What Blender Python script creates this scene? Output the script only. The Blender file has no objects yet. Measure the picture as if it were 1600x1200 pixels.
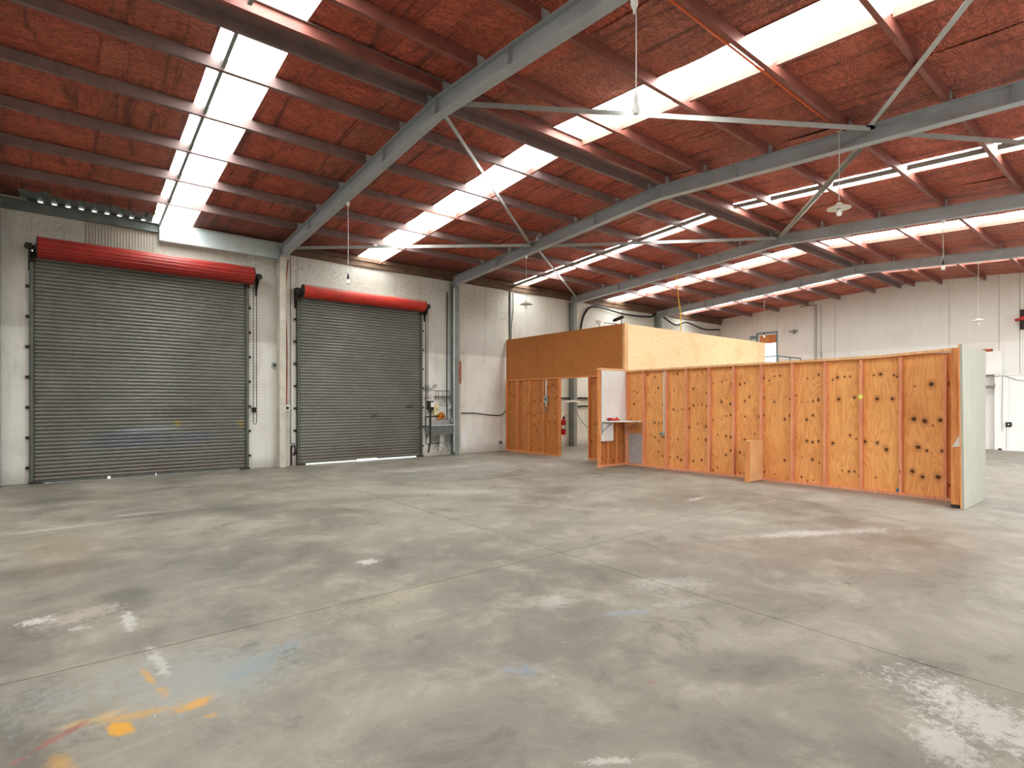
import bpy, bmesh, math, random
from mathutils import Vector, Matrix
random.seed(7)
C = bpy.context.scene.collection
D = bpy.data
PI = math.pi

# ------------------------------------------------------------------ camera, world, light, exposure
cam = D.cameras.new('camera'); camo = D.objects.new('camera', cam); C.objects.link(camo)
camo.location = (0, 0, 1.585); camo.rotation_euler = (PI / 2, 0, -math.radians(38.8))
cam.sensor_width = 36; cam.lens = 858 / 1600 * 36; cam.shift_y = 28.3 / 1600
cam.clip_start = 0.05; cam.clip_end = 300
S = bpy.context.scene; S.camera = camo
S.view_settings.view_transform = 'Standard'; S.view_settings.look = 'None'
S.view_settings.gamma = 1; S.view_settings.use_curve_mapping = False
S.view_settings.exposure = 0.42
try:
    S.cycles.max_bounces = 10; S.cycles.diffuse_bounces = 7; S.cycles.glossy_bounces = 3
    S.cycles.sample_clamp_indirect = 6.0; S.cycles.caustics_reflective = False; S.cycles.caustics_refractive = False
    S.cycles.use_denoising = True; S.cycles.denoiser = 'OPENIMAGEDENOISE'
except Exception:
    pass
SKYLIGHT = 12.0
w = D.worlds.new('world'); S.world = w; w.use_nodes = True
wn = w.node_tree; bg = wn.nodes['Background']
sky = wn.nodes.new('ShaderNodeTexSky'); sky.sky_type = 'HOSEK_WILKIE'
sky.turbidity = 6; sky.ground_albedo = .4; sky.sun_direction = (0.3, 0.5, 0.8)
mixw = wn.nodes.new('ShaderNodeMixRGB'); mixw.inputs[0].default_value = .75
mixw.inputs[2].default_value = (.95, .98, 1, 1)
wn.links.new(sky.outputs[0], mixw.inputs[1]); wn.links.new(mixw.outputs[0], bg.inputs[0])
bg.inputs[1].default_value = 6.5


def portal(name, loc, rot, sx, sy):
    l = D.lights.new(name, 'AREA'); l.shape = 'RECTANGLE'; l.size = sx; l.size_y = sy
    l.cycles.is_portal = True
    o = D.objects.new(name, l); o.location = loc; o.rotation_euler = rot; C.objects.link(o)


# ------------------------------------------------------------------ mesh builder
class MB:
    def __init__(s): s.v = []; s.f = []; s.smooth = False

    def add(s, vs, fs):
        n = len(s.v); s.v += [tuple(v) for v in vs]; s.f += [tuple(i + n for i in f) for f in fs]; return s

    def box(s, x0, x1, y0, y1, z0, z1):
        return s.add([(x0, y0, z0), (x1, y0, z0), (x1, y1, z0), (x0, y1, z0), (x0, y0, z1), (x1, y0, z1), (x1, y1, z1), (x0, y1, z1)],
                     [(0, 3, 2, 1), (4, 5, 6, 7), (0, 1, 5, 4), (1, 2, 6, 5), (2, 3, 7, 6), (3, 0, 4, 7)])

    def sweep(s, poly, p0, p1, side, up=None):
        p0, p1, side = Vector(p0), Vector(p1), Vector(side)
        d = (p1 - p0).normalized(); side = (side - d * side.dot(d)).normalized()
        up = side.cross(d) if up is None else Vector(up)
        n = len(poly)
        vs = [p + side * a + up * b for p in (p0, p1) for a, b in poly]
        fs = [(i, (i + 1) % n, n + (i + 1) % n, n + i) for i in range(n)] + [tuple(range(n - 1, -1, -1)), tuple(range(n, 2 * n))]
        return s.add(vs, fs)

    def tube(s, pts, r, n=8):
        pts = [Vector(p) for p in pts]; vs = []; fs = []; ref = None
        for i, p in enumerate(pts):
            d = (pts[min(i + 1, len(pts) - 1)] - pts[max(i - 1, 0)]).normalized()
            if ref is None: ref = Vector((0, 0, 1)) if abs(d.z) < .9 else Vector((1, 0, 0))
            a = (ref - d * ref.dot(d)).normalized(); b = d.cross(a); ref = a
            vs += [p + (a * math.cos(2 * PI * k / n) + b * math.sin(2 * PI * k / n)) * r for k in range(n)]
        for i in range(len(pts) - 1):
            fs += [(i * n + k, i * n + (k + 1) % n, (i + 1) * n + (k + 1) % n, (i + 1) * n + k) for k in range(n)]
        fs += [tuple(range(n - 1, -1, -1)), tuple(range((len(pts) - 1) * n, len(pts) * n))]
        return s.add(vs, fs)

    def lathe(s, prof, o, n=16, axis='z'):
        o = Vector(o); vs = []; fs = []
        for r, h in prof:
            for k in range(n):
                a = 2 * PI * k / n; c, q = r * math.cos(a), r * math.sin(a)
                vs.append(o + Vector({'z': (c, q, h), 'x': (h, c, q), 'y': (c, h, q)}[axis]))
        for i in range(len(prof) - 1):
            fs += [(i * n + k, i * n + (k + 1) % n, (i + 1) * n + (k + 1) % n, (i + 1) * n + k) for k in range(n)]
        fs += [tuple(range(n - 1, -1, -1)), tuple(range((len(prof) - 1) * n, len(prof) * n))]
        return s.add(vs, fs)

    def grid(s, P):
        n = len(P); m = len(P[0])
        return s.add([q for row in P for q in row],
                     [(i * m + j, i * m + j + 1, (i + 1) * m + j + 1, (i + 1) * m + j) for i in range(n - 1) for j in range(m - 1)])


def cr(pts, n=6):
    """smooth curve through the points (Catmull-Rom)"""
    P = [Vector(p) for p in pts]; P = [P[0] * 2 - P[1]] + P + [P[-1] * 2 - P[-2]]; out = []
    for i in range(1, len(P) - 2):
        for k in range(n):
            t_ = k / n; a, b, c, d = P[i - 1:i + 3]
            out.append((b * 2 + (c - a) * t_ + (a * 2 - b * 5 + c * 4 - d) * t_ ** 2 + (b * 3 - a - c * 3 + d) * t_ ** 3) / 2)
    return out + [P[-2]]


WLOC = {}


def put(o, loc, parent):
    WLOC[o] = Vector(loc)
    if parent is not None:
        o.parent = parent; o.location = Vector(loc) - WLOC[parent]
    else:
        o.location = loc
    C.objects.link(o)


def obj(name, mb, mat, parent=None, label=None, cat=None, kind=None, group=None, smooth=False, bevel=0, ang=None):
    xs = list(zip(*mb.v))
    c = Vector(((min(xs[0]) + max(xs[0])) / 2, (min(xs[1]) + max(xs[1])) / 2, min(xs[2])))
    me = D.meshes.new(name); me.from_pydata([tuple(Vector(v) - c) for v in mb.v], [], mb.f)
    bm = bmesh.new(); bm.from_mesh(me); bmesh.ops.recalc_face_normals(bm, faces=bm.faces[:]); bm.to_mesh(me); bm.free()
    me.materials.append(mat)
    if smooth:
        me.polygons.foreach_set('use_smooth', [True] * len(me.polygons))
        me.set_sharp_from_angle(angle=math.radians(ang or 40))
    o = D.objects.new(name, me); put(o, c, parent)
    tag(o, label, cat, group, kind)
    if bevel:
        b = o.modifiers.new('edge', 'BEVEL'); b.width = bevel; b.segments = 2; b.limit_method = 'ANGLE'
    return o


def tag(o, label=None, cat=None, group=None, kind=None):
    if label: o['label'] = label
    if cat: o['category'] = cat
    if group: o['group'] = group
    if kind: o['kind'] = kind


def thing(name, loc, label, cat, group=None, kind=None):
    o = D.objects.new(name, None); o.empty_display_size = .1; put(o, loc, None)
    tag(o, label, cat, group, kind); return o


# ------------------------------------------------------------------ materials
def srgb(r, g, b):
    f = lambda c: (c / 255 / 12.92) if c <= 10 else ((c / 255 + .055) / 1.055) ** 2.4
    return (f(r), f(g), f(b), 1)


class NT:
    def __init__(s, name):
        s.m = D.materials.new(name); s.m.use_nodes = True; s.t = s.m.node_tree
        s.b = s.t.nodes['Principled BSDF']; s.b.inputs['Specular IOR Level'].default_value = .3

    def n(s, typ, **kw):
        x = s.t.nodes.new('ShaderNode' + typ)
        ins = kw.pop('ins', {})
        for k, v in kw.items(): setattr(x, k, v)
        for k, v in ins.items(): s.set(x.inputs[k], v)
        return x

    def set(s, sock, v):
        if isinstance(v, bpy.types.NodeSocket): s.t.links.new(v, sock)
        else: sock.default_value = v

    def pos(s): return s.n('NewGeometry').outputs['Position']
    def objc(s): return s.n('TexCoord').outputs['Object']

    def scale(s, v, sc, loc=(0, 0, 0)):
        return s.n('Mapping', ins={'Vector': v, 'Scale': sc, 'Location': loc}).outputs[0]

    def noise(s, v, sc, det=4, rough=.6, dist=0):
        return s.n('TexNoise', ins={'Vector': v, 'Scale': sc, 'Detail': det, 'Roughness': rough, 'Distortion': dist}).outputs[0]

    def math(s, op, a, b=0, c=0, clamp=False):
        x = s.n('Math', operation=op, use_clamp=clamp)
        s.set(x.inputs[0], a); s.set(x.inputs[1], b); s.set(x.inputs[2], c); return x.outputs[0]

    def ramp(s, v, a, b, o0=0., o1=1.):
        return s.n('MapRange', interpolation_type='SMOOTHSTEP', ins={'Value': v, 'From Min': a, 'From Max': b, 'To Min': o0, 'To Max': o1}).outputs[0]

    def mix(s, f, a, b, mode='MIX'):
        x = s.n('MixRGB', blend_type=mode); s.set(x.inputs[0], f); s.set(x.inputs[1], a); s.set(x.inputs[2], b); return x.outputs[0]

    def rand(s): return s.n('ObjectInfo').outputs['Random']

    def bump(s, h, st=.3, dist=.01):
        s.set(s.b.inputs['Normal'], s.n('Bump', ins={'Height': h, 'Strength': st, 'Distance': dist}).outputs[0])

    def out(s, col, rough=.7, metal=0.):
        s.set(s.b.inputs['Base Color'], col); s.set(s.b.inputs['Roughness'], rough); s.b.inputs['Metallic'].default_value = metal
        return s.m


def simple(name, rgb, rough=.6, metal=0., var=.25, sc=6, bump=0, spec=None):
    t = NT(name); p = t.pos(); nz = t.noise(p, sc, 5)
    c = srgb(*rgb); dark = tuple(k * (1 - var) for k in c[:3]) + (1,)
    col = t.mix(t.ramp(nz, .3, .65), dark, c)
    if bump: t.bump(t.noise(p, sc * 8, 3), bump, .004)
    if spec is not None: t.b.inputs['Specular IOR Level'].default_value = spec
    return t.out(col, rough, metal)


def spots(t, xy, items, warp, col):
    """layer irregular paint marks / knots over a colour: items = (x, y, rx, ry, rot, rgba, soft)"""
    for (x, y, rx, ry, rot, c, soft, amt) in items:
        v = t.n('VectorMath', operation='SUBTRACT', ins={0: xy, 1: (x, y, 0)}).outputs[0]
        if rot: v = t.n('VectorRotate', rotation_type='Z_AXIS', ins={'Vector': v, 'Angle': -math.radians(rot)}).outputs[0]
        v = t.n('VectorMath', operation='MULTIPLY', ins={0: v, 1: (1 / rx, 1 / ry, 0)}).outputs[0]
        d = t.n('VectorMath', operation='LENGTH', ins={0: v}).outputs['Value']
        d = t.math('ADD', d, warp)
        col = t.mix(t.ramp(d, 1 + soft, 1 - soft, 0., amt), col, c)
    return col


# floor ------------------------------------------------------------
def floor_material():
    t = NT('stained_concrete'); p = t.pos()
    a = t.noise(p, .35, 6, .62, .6); b = t.noise(p, 1.7, 8, .72, .4); c = t.noise(p, 16, 5, .75)
    rot = lambda an: t.n('VectorRotate', rotation_type='Z_AXIS', ins={'Vector': p, 'Angle': an}).outputs[0]
    st = t.noise(t.scale(rot(-.15), (.5, 4, 1)), 1.3, 6, .7)
    scr = t.noise(t.scale(rot(.9), (.7, 14, 1)), 2.0, 4, .7)
    col = t.mix(t.ramp(a, .34, .66), srgb(108, 103, 93), srgb(138, 131, 119))
    col = t.mix(t.ramp(b, .47, .68, 0, .65), col, srgb(158, 150, 137))
    col = t.mix(t.ramp(b, .47, .32, 0, .65), col, srgb(88, 82, 73))
    col = t.mix(t.ramp(st, .56, .76, 0, .3), col, srgb(164, 158, 148))
    col = t.mix(t.ramp(st, .42, .26, 0, .35), col, srgb(106, 95, 84))
    col = t.mix(t.ramp(scr, .60, .78, 0, .28), col, srgb(170, 166, 158))
    col = t.mix(t.ramp(c, .60, .8, 0, .38), col, srgb(86, 82, 74))
    col = t.mix(t.ramp(c, .36, .24, 0, .3), col, srgb(172, 166, 154))
    spk = t.noise(p, 26, 2, .5)
    col = t.mix(t.math('MULTIPLY', t.ramp(spk, .73, .78), t.ramp(b, .45, .6)), col, srgb(196, 193, 186))
    n1 = t.noise(p, 9, 6, .8); n2 = t.noise(p, 2.2, 5, .7)
    wsm = t.math('MULTIPLY', t.math('SUBTRACT', n1, .5), 4.5)
    wbg = t.math('MULTIPLY', t.math('SUBTRACT', n2, .5), 3.0)
    wfine = t.math('ADD', t.math('MULTIPLY', t.math('SUBTRACT', t.noise(p, 17, 8, .85), .5), 9.0), t.math('MULTIPLY', t.math('SUBTRACT', n2, .5), 3.0))
    W = srgb(190, 187, 181); Y = srgb(194, 138, 26); G = srgb(136, 139, 138); R = srgb(136, 74, 66); K = srgb(74, 70, 63); BR = srgb(112, 84, 66)
    # broad brown stains, darker patches and paler areas
    col = spots(t, p, [(7.4, 2.1, 1.7, 1.0, -20, BR, .8, .32), (5.6, 3.2, 1.0, .5, -20, BR, .8, .2), (.2, 6.0, 1.5, 1.1, 10, K, .7, .22), (2.1, 2.7, .9, .22, -38, K, .6, .3),
                       (2.6, 8.8, 2.6, .3, -12, K, .7, .38), (-.4, 12.5, .5, 2.0, 0, K, .6, .4), (.38, 5.4, .14, .3, 10, K, .6, .5),
                       (-.5, 4.2, .4, .8, 0, K, .7, .45), (.3, 4.4, .3, .2, 0, K, .7, .35), (8.5, 11, 3, 1.0, 10, W, .8, .25), (13, 4, 4, 3, 0, W, .8, .3),
                       (-.05, 7.6, .3, .9, 0, srgb(140, 112, 80), .8, .25), (3.1, 1.75, .5, .2, -40, K, .6, .3), (-.3, 3.2, .2, .4, 0, K, .6, .5), (3.9, 1.1, .3, .12, -30, K, .6, .25), (2.8, 2.2, .25, .12, 30, K, .6, .25)], wbg, col)
    # worn paint
    col = spots(t, p, [(.55, 3.65, .5, .3, -15, G, .5, .55), (.42, 3.95, .03, .22, 5, W, .4, .45), (.95, 3.6, .2, .07, 30, srgb(112, 130, 138), .4, .55),
                       (-.18, 5.25, .08, .06, 0, W, .4, .75), (.1, 5.2, .22, .10, 20, srgb(180, 166, 156), .5, .5), (.33, 4.85, .035, .16, 0, W, .4, .6),
                       (.05, 4.9, .05, .05, 0, W, .4, .5), (3.60, .68, .30, .17, 60, W, .6, .6), (3.16, .72, .16, .09, 40, W, .6, .5), (3.75, .9, .2, .06, 40, W, .7, .3),
                       (4.1, 2.85, .26, .12, -30, W, .8, .3), (3.75, 2.55, .2, .06, -20, W, .7, .25), (7.0, 2.9, 1.0, .09, -28, W, .7, .45), (7.95, 5.12, .26, .06, 5, W, .4, .75),
                       (1.85, 1.62, .10, .016, -35, W, .5, .5), (2.3, 5.14, .08, .06, 0, W, .4, .7), (2.1, 4.05, .35, .10, 10, srgb(170, 160, 132), .7, .35),
                       (0, 8.95, .6, .05, 3, W, .6, .4), (.75, 9.4, .3, .04, 0, W, .6, .4), (2.08, 2.5, .10, .05, -30, srgb(112, 130, 158), .5, .5), (3.25, 2.68, .16, .04, -30, srgb(122, 138, 162), .5, .4),
                       (5.2, 8.3, .9, .2, -35, W, .6, .35), (6.5, 11.5, 1.4, .3, 0, W, .7, .3), (9.6, 10.2, .5, .25, 10, W, .6, .35), (5.3, 1.9, .05, .05, 0, K, .4, .6), (3.0, 3.2, .12, .1, 0, W, .6, .3)], wfine, col)
    col = spots(t, p, [(.19, 3.27, .04, .085, 18, Y, .35, .95), (.26, 3.36, .13, .04, -10, Y, .6, .45), (.51, 3.29, .09, .045, 12, Y, .5, .75), (.55, 3.12, .03, .02, 0, Y, .5, .5),
                       (.35, 3.78, .016, .14, 8, Y, .6, .55), (.40, 3.52, .018, .07, 8, Y, .6, .4), (.08, 3.45, .14, .03, 0, srgb(190, 158, 100), .6, .5), (-.04, 3.12, .04, .10, 10, Y, .7, .45), (-.12, 2.98, .06, .04, 0, Y, .7, .4),
                       (-.03, 3.38, .15, .022, 38, R, .5, .65), (2.55, 1.93, .03, .02, 0, R, .5, .4)], wsm, col)
    t.bump(t.math('ADD', t.math('MULTIPLY', b, .5), t.math('MULTIPLY', c, .2)), .25, .006)
    t.b.inputs['Specular IOR Level'].default_value = .35
    return t.out(col, t.ramp(a, .3, .7, .42, .62))


def wall_material(name, top, low, split, soil=.5):
    t = NT(name); p = t.pos()
    z = t.n('SeparateXYZ', ins={0: p}).outputs[2]
    a = t.noise(p, .8, 6, .65, .5); b = t.noise(p, 5, 6, .7); s_ = t.noise(t.scale(p, (3, 3, .35)), 1.6, 5, .6)
    zz = t.math('ADD', z, t.math('MULTIPLY', t.math('SUBTRACT', a, .5), .16))
    col = t.mix(t.ramp(zz, split - .04, split + .04), srgb(*low), srgb(*top))
    col = t.mix(t.ramp(a, .45, .72, 0, soil * .55), col, srgb(150, 141, 128))
    col = t.mix(t.ramp(s_, .52, .75, 0, soil * .6), col, srgb(142, 134, 122))
    col = t.mix(t.ramp(b, .62, .78, 0, soil * .7), col, srgb(120, 112, 102))
    col = t.mix(t.ramp(z, .35, 0., 0, .45), col, srgb(132, 120, 104))
    if name == 'painted_concrete_wall':
        xz = t.n('CombineXYZ', ins={0: t.n('SeparateXYZ', ins={0: p}).outputs[0], 1: z}).outputs[0]
        wp_ = t.math('MULTIPLY', t.math('SUBTRACT', t.noise(p, 11, 6, .8), .5), 6.)
        DK = srgb(96, 94, 90)
        col = spots(t, xz, [(8.2, 1.98, .12, .1, 0, DK, .5, .7), (8.45, 2.05, .1, .06, 20, DK, .5, .6), (8.2, 1.72, .1, .08, 0, DK, .5, .6), (8.6, 1.02, .3, .10, 0, DK, .6, .6),
                            (8.62, .4, .25, .28, 0, srgb(120, 112, 104), .7, .7), (8.72, .45, .06, .2, 0, srgb(228, 226, 220), .5, .8), (8.9, .5, .1, .3, 0, srgb(104, 96, 98), .6, .6),
                            (10.2, 4.6, .8, .4, 0, srgb(150, 142, 128), .8, .5), (6.8, 4.9, 1.2, .3, 0, srgb(150, 142, 128), .8, .5), (2.0, 5.0, 2.0, .25, 0, srgb(140, 132, 120), .8, .5), (9.5, .45, .12, .3, 0, srgb(236, 240, 244), .4, .6)], wp_, col)
    t.bump(t.math('ADD', b, t.math('MULTIPLY', t.noise(p, 30, 3), .4)), .18, .006)
    return t.out(col, .8)


def ply_material(name, base, dark, knots=None, horiz=False, rows=True, grain=1.0):
    """plywood sheet lying in a plane of constant X (sheet coords: Y, Z)"""
    t = NT(name); p = t.pos(); r = t.rand()
    sep = t.n('SeparateXYZ', ins={0: p})
    u = t.math('ADD', sep.outputs[1], sep.outputs[0]); v = sep.outputs[2]
    if horiz: u, v = v, u
    off = t.math('MULTIPLY', r, 37)
    uv = t.n('CombineXYZ', ins={0: u, 1: v, 2: off}).outputs[0]
    wob = t.noise(t.scale(uv, (2.2, .7, 1)), 1.4, 3, .5)
    cont = t.noise(t.scale(uv, (2.6, .42, 1)), 1.5, 2.5, .45, .35 * grain)
    rings = t.math('MULTIPLY_ADD', t.math('SINE', t.math('MULTIPLY', cont, 95 * grain)), .5, .5)
    fib = t.noise(t.scale(uv, (60, 2.2, 1)), 1, 4, .6)
    blot = t.noise(uv, 1.7, 4, .55)
    c0, c1 = srgb(*base), srgb(*dark)
    col = t.mix(t.ramp(rings, .35, 1., 0, .38), c0, c1)
    col = t.mix(t.ramp(fib, .5, .75, 0, .3), col, c1)
    col = t.mix(t.ramp(blot, .5, .75, 0, .5), col, c1)
    hsv = t.n('HueSaturation', ins={'Value': t.math('MULTIPLY_ADD', r, .16, .92), 'Color': col}); col = hsv.outputs[0]
    KN = srgb(58, 24, 10); HALO = srgb(134, 66, 24)
    if rows:
        q = t.n('CombineXYZ', ins={0: t.math('MULTIPLY', u, 9.5), 1: t.math('MULTIPLY', v, 2.6), 2: off}).outputs[0]
        vo = t.n('TexVoronoi', voronoi_dimensions='2D', ins={'Vector': t.n('VectorMath', operation='ADD', ins={0: q, 1: t.n('CombineXYZ', ins={0: off, 1: off}).outputs[0]}).outputs[0], 'Scale': 1., 'Randomness': .4})
        dq = t.n('VectorMath', operation='SUBTRACT', ins={0: t.n('VectorMath', operation='ADD', ins={0: q, 1: t.n('CombineXYZ', ins={0: off, 1: off}).outputs[0]}).outputs[0], 1: vo.outputs['Position']}).outputs[0]
        dd = t.n('VectorMath', operation='LENGTH', ins={0: t.n('VectorMath', operation='MULTIPLY', ins={0: dq, 1: (1 / 9.5, 1 / 3.4, 0)}).outputs[0]}).outputs['Value']
        sepc = t.n('SeparateXYZ', ins={0: vo.outputs['Color']})
        rad = t.ramp(sepc.outputs[0], .25, 1, .004, .020)
        k = t.math('DIVIDE', dd, rad)
        k = t.math('ADD', k, t.math('MULTIPLY', t.math('SUBTRACT', t.noise(p, 40, 2), .5), .7))
        col = t.mix(t.ramp(k, 2.6, .8, 0, .5), col, HALO)
        col = t.mix(t.ramp(k, 1.15, .75, 0, .9), col, KN)
    if knots:
        xy = t.n('CombineXYZ', ins={0: sep.outputs[1], 1: v}).outputs[0]
        wp = t.math('MULTIPLY', t.math('SUBTRACT', t.noise(p, 35, 2), .5), .5)
        col = spots(t, xy, [(y, z, 1.7 * k_, 2.2 * k_, 0, HALO, .7, .5) for y, z, k_ in knots], wp, col)
        col = spots(t, xy, [(y, z, k_, k_ * .95, 0, KN, .2, .92) for y, z, k_ in knots], wp, col)
    t.bump(fib, .08, .002)
    return t.out(col, .55)


def timber(name, base, dark):
    t = NT(name); p = t.objc(); r = t.rand()
    q = t.n('VectorMath', operation='ADD', ins={0: p, 1: t.n('CombineXYZ', ins={0: t.math('MULTIPLY', r, 20), 1: t.math('MULTIPLY', r, 9)}).outputs[0]}).outputs[0]
    f = t.noise(t.scale(q, (30, 30, 2)), 1, 4, .6); b = t.noise(q, 2.4, 3)
    col = t.mix(t.ramp(f, .4, .7), srgb(*base), srgb(*dark))
    col = t.mix(t.ramp(b, .45, .7, 0, .5), col, srgb(*dark))
    k = t.noise(t.scale(q, (9, 9, 4)), 1, 2)
    col = t.mix(t.ramp(k, .70, .76, 0, .8), col, srgb(84, 38, 20))
    return t.out(col, .6)


def insulation_material():
    t = NT('red_foil_insulation'); p = t.pos(); r = t.rand()
    q = t.n('VectorMath', operation='ADD', ins={0: p, 1: t.n('CombineXYZ', ins={2: t.math('MULTIPLY', r, 11)}).outputs[0]}).outputs[0]
    st = t.noise(t.scale(q, (5.5, .5, 1)), 1.1, 7, .7, .8)
    bl = t.noise(q, 1.6, 6, .7, .6)
    cre = t.noise(t.scale(q, (4.5, 9, 1)), 1.1, 5, .6, 1.4)
    fine = t.noise(t.scale(q, (30, 16, 1)), 1.2, 3, .6)
    ridge = t.math('ABSOLUTE', t.math('SUBTRACT', cre, .5))
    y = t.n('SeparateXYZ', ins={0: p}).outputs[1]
    col = t.mix(t.ramp(bl, .35, .7), srgb(226, 118, 92), srgb(192, 92, 72))
    col = t.mix(t.math('MULTIPLY', r, .5), col, srgb(174, 122, 100))
    col = t.mix(t.ramp(st, .50, .66, 0, .8), col, srgb(86, 56, 47))
    col = t.mix(t.ramp(st, .42, .25, 0, .3), col, srgb(196, 134, 110))
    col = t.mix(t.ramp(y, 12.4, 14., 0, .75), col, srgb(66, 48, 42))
    col = t.mix(t.ramp(ridge, .055, .0, 0, .65), col, srgb(104, 52, 42))  # crumple shading of the creases painted into the colour
    h = t.math('ADD', t.math('MULTIPLY', cre, .9), t.math('MULTIPLY', fine, .35))
    t.bump(h, 1.0, .10)
    return t.out(col, .5)


def curtain_material():
    t = NT('grey_green_shutter_steel'); p = t.pos()
    a = t.noise(p, 1.1, 5, .6); b = t.noise(t.scale(p, (1.2, 1, 9)), 1.4, 5, .65)
    col = t.mix(t.ramp(a, .35, .65), srgb(99, 99, 92), srgb(112, 111, 103))
    col = t.mix(t.ramp(b, .55, .75, 0, .4), col, srgb(122, 108, 96))
    z = t.n('SeparateXYZ', ins={0: p}).outputs[2]
    col = t.mix(t.ramp(t.math('ADD', z, t.math('MULTIPLY', a, .5)), .9, .3, 0, .45), col, srgb(104, 88, 80))
    xz = t.n('CombineXYZ', ins={0: t.n('SeparateXYZ', ins={0: p}).outputs[0], 1: z}).outputs[0]
    wp = t.math('MULTIPLY', t.math('SUBTRACT', t.noise(p, 3, 5, .7), .5), 1.6)
    BL = srgb(88, 96, 116)
    col = spots(t, xz, [(.95, .78, .62, .16, 3, BL, .7, .5), (1.35, 1.0, .55, .05, 3, srgb(150, 158, 162), .5, .5), (1.85, 1.12, .07, .07, 0, srgb(150, 128, 60), .5, .7),
                        (3.15, 1.08, .10, .09, 0, srgb(142, 122, 66), .5, .6), (1.9, 1.35, .5, .12, 0, srgb(70, 70, 64), .6, .5), (2.2, .8, .4, .12, 0, srgb(92, 96, 118), .6, .45),
                        (7.6, 1.45, .12, .05, 0, srgb(52, 50, 46), .4, .8), (6.5, 1.2, .1, .05, 0, srgb(60, 56, 50), .4, .7)], wp, col)
    t.b.inputs['Specular IOR Level'].default_value = .5
    return t.out(col, .40, .1)


def drum_paint(name, rgb, edge, rough):
    """red paint, settled dust on the upward facing side"""
    t = NT(name); p = t.pos(); nz = t.n('SeparateXYZ', ins={0: t.n('NewGeometry').outputs['True Normal']}).outputs[2]
    a = t.noise(p, 2.2, 5, .65)
    c = t.mix(t.ramp(a, .35, .7), srgb(*rgb), srgb(*[int(k * .86) for k in rgb]))
    d = t.math('ADD', nz, t.math('MULTIPLY', t.math('SUBTRACT', a, .5), .9))
    c = t.mix(t.ramp(d, edge, edge + .45, 0, .8), c, srgb(158, 132, 118))
    return t.out(c, rough)


M = {}
M['floor'] = floor_material()
M['wall'] = wall_material('painted_concrete_wall', (200, 197, 188), (226, 224, 216), 3.05, .55)
M['endwall'] = wall_material('white_block_wall', (222, 220, 213), (232, 231, 226), 3.6, .2)
M['office'] = simple('white_office_board', (238, 238, 236), .6, 0, .04, 2)
M['pilaster'] = simple('cream_painted_concrete', (204, 198, 184), .8, 0, .2, 4, .2)
M['steel'] = simple('grey_painted_steel', (172, 178, 182), .45, .1, .14, 2.5)
M['steel2'] = simple('grey_green_painted_steel', (138, 144, 141), .5, .1, .16, 3)
M['brace'] = simple('pale_grey_brace_steel', (180, 184, 180), .5, .1, .15, 4)
M['purlin'] = simple('brown_primed_steel', (132, 109, 106), .42, .1, .22, 5)
M['purlin_red'] = simple('red_oxide_steel', (142, 86, 76), .45, .1, .25, 5)
M['purlin_pink'] = simple('pink_primed_steel', (150, 96, 84), .5, .1, .2, 5)
M['galv'] = simple('galvanised_steel', (192, 202, 202), .5, .2, .12, 5)
M['beam_dark'] = simple('weathered_eave_steel', (112, 118, 116), .6, .1, .3, 3)
M['clad'] = simple('grey_cladding', (168, 160, 148), .7, 0, .2, 2)
M['insul'] = insulation_material()
M['curtain'] = curtain_material()
M['drum_red'] = drum_paint('red_shutter_paint', (150, 40, 34), .6, .42)
M['drum_red2'] = drum_paint('dusty_red_shutter_paint', (186, 52, 40), .35, .6)
M['rust'] = simple('dark_rusty_iron', (62, 54, 50), .7, .3, .4, 12)
M['black'] = simple('black_rubber', (30, 30, 31), .5, 0, .2, 8)
M['guide'] = simple('dark_guide_steel', (96, 100, 92), .5, .2, .25, 5)
M['white_plastic'] = simple('white_plastic', (226, 226, 222), .4, 0, .06, 8)
M['grey_plastic'] = simple('grey_plastic', (160, 160, 154), .5, 0, .1, 8)
M['cream'] = simple('cream_plastic', (222, 208, 160), .5, 0, .1, 8)
M['orange'] = simple('orange_cloth', (204, 128, 52), .8, 0, .25, 30, .4)
M['rust_wood'] = simple('orange_stained_wood', (178, 92, 50), .6, 0, .3, 12)
M['copper'] = simple('copper_orange_pipe', (212, 100, 48), .4, .3, .15, 8)
M['yellow'] = simple('yellow_rope', (222, 184, 40), .6, 0, .1, 20)
M['red'] = simple('red_enamel', (190, 26, 24), .35, 0, .1, 8)
M['zinc'] = simple('dull_grey_sink_metal', (128, 132, 130), .45, .4, .2, 8)
M['fascia'] = simple('brown_eave_board', (104, 80, 62), .7, 0, .4, 6)
M['cable'] = simple('pale_flex', (206, 204, 198), .5, 0, .05, 8)
M['timber'] = timber('pink_primed_pine', (224, 158, 118), (206, 126, 94))
M['timber_post'] = timber('orange_pine_post', (222, 152, 92), (196, 116, 64))
M['timber_light'] = timber('pale_pine', (232, 186, 134), (208, 152, 102))
M['ply_room'] = ply_material('varnished_brown_plywood', (180, 112, 54), (152, 88, 36), None, True, False, 1.2)
M['ply_low'] = ply_material('orange_plywood_lining', (192, 122, 66), (152, 86, 42), None, False, True, .8)
M['ply_pale'] = ply_material('pale_fresh_plywood', (248, 218, 172), (226, 182, 122), None, True, False, 1.6)
M['ply'] = ply_material('honey_plywood', (226, 160, 96), (190, 116, 58), None, False, True, .8)
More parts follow.
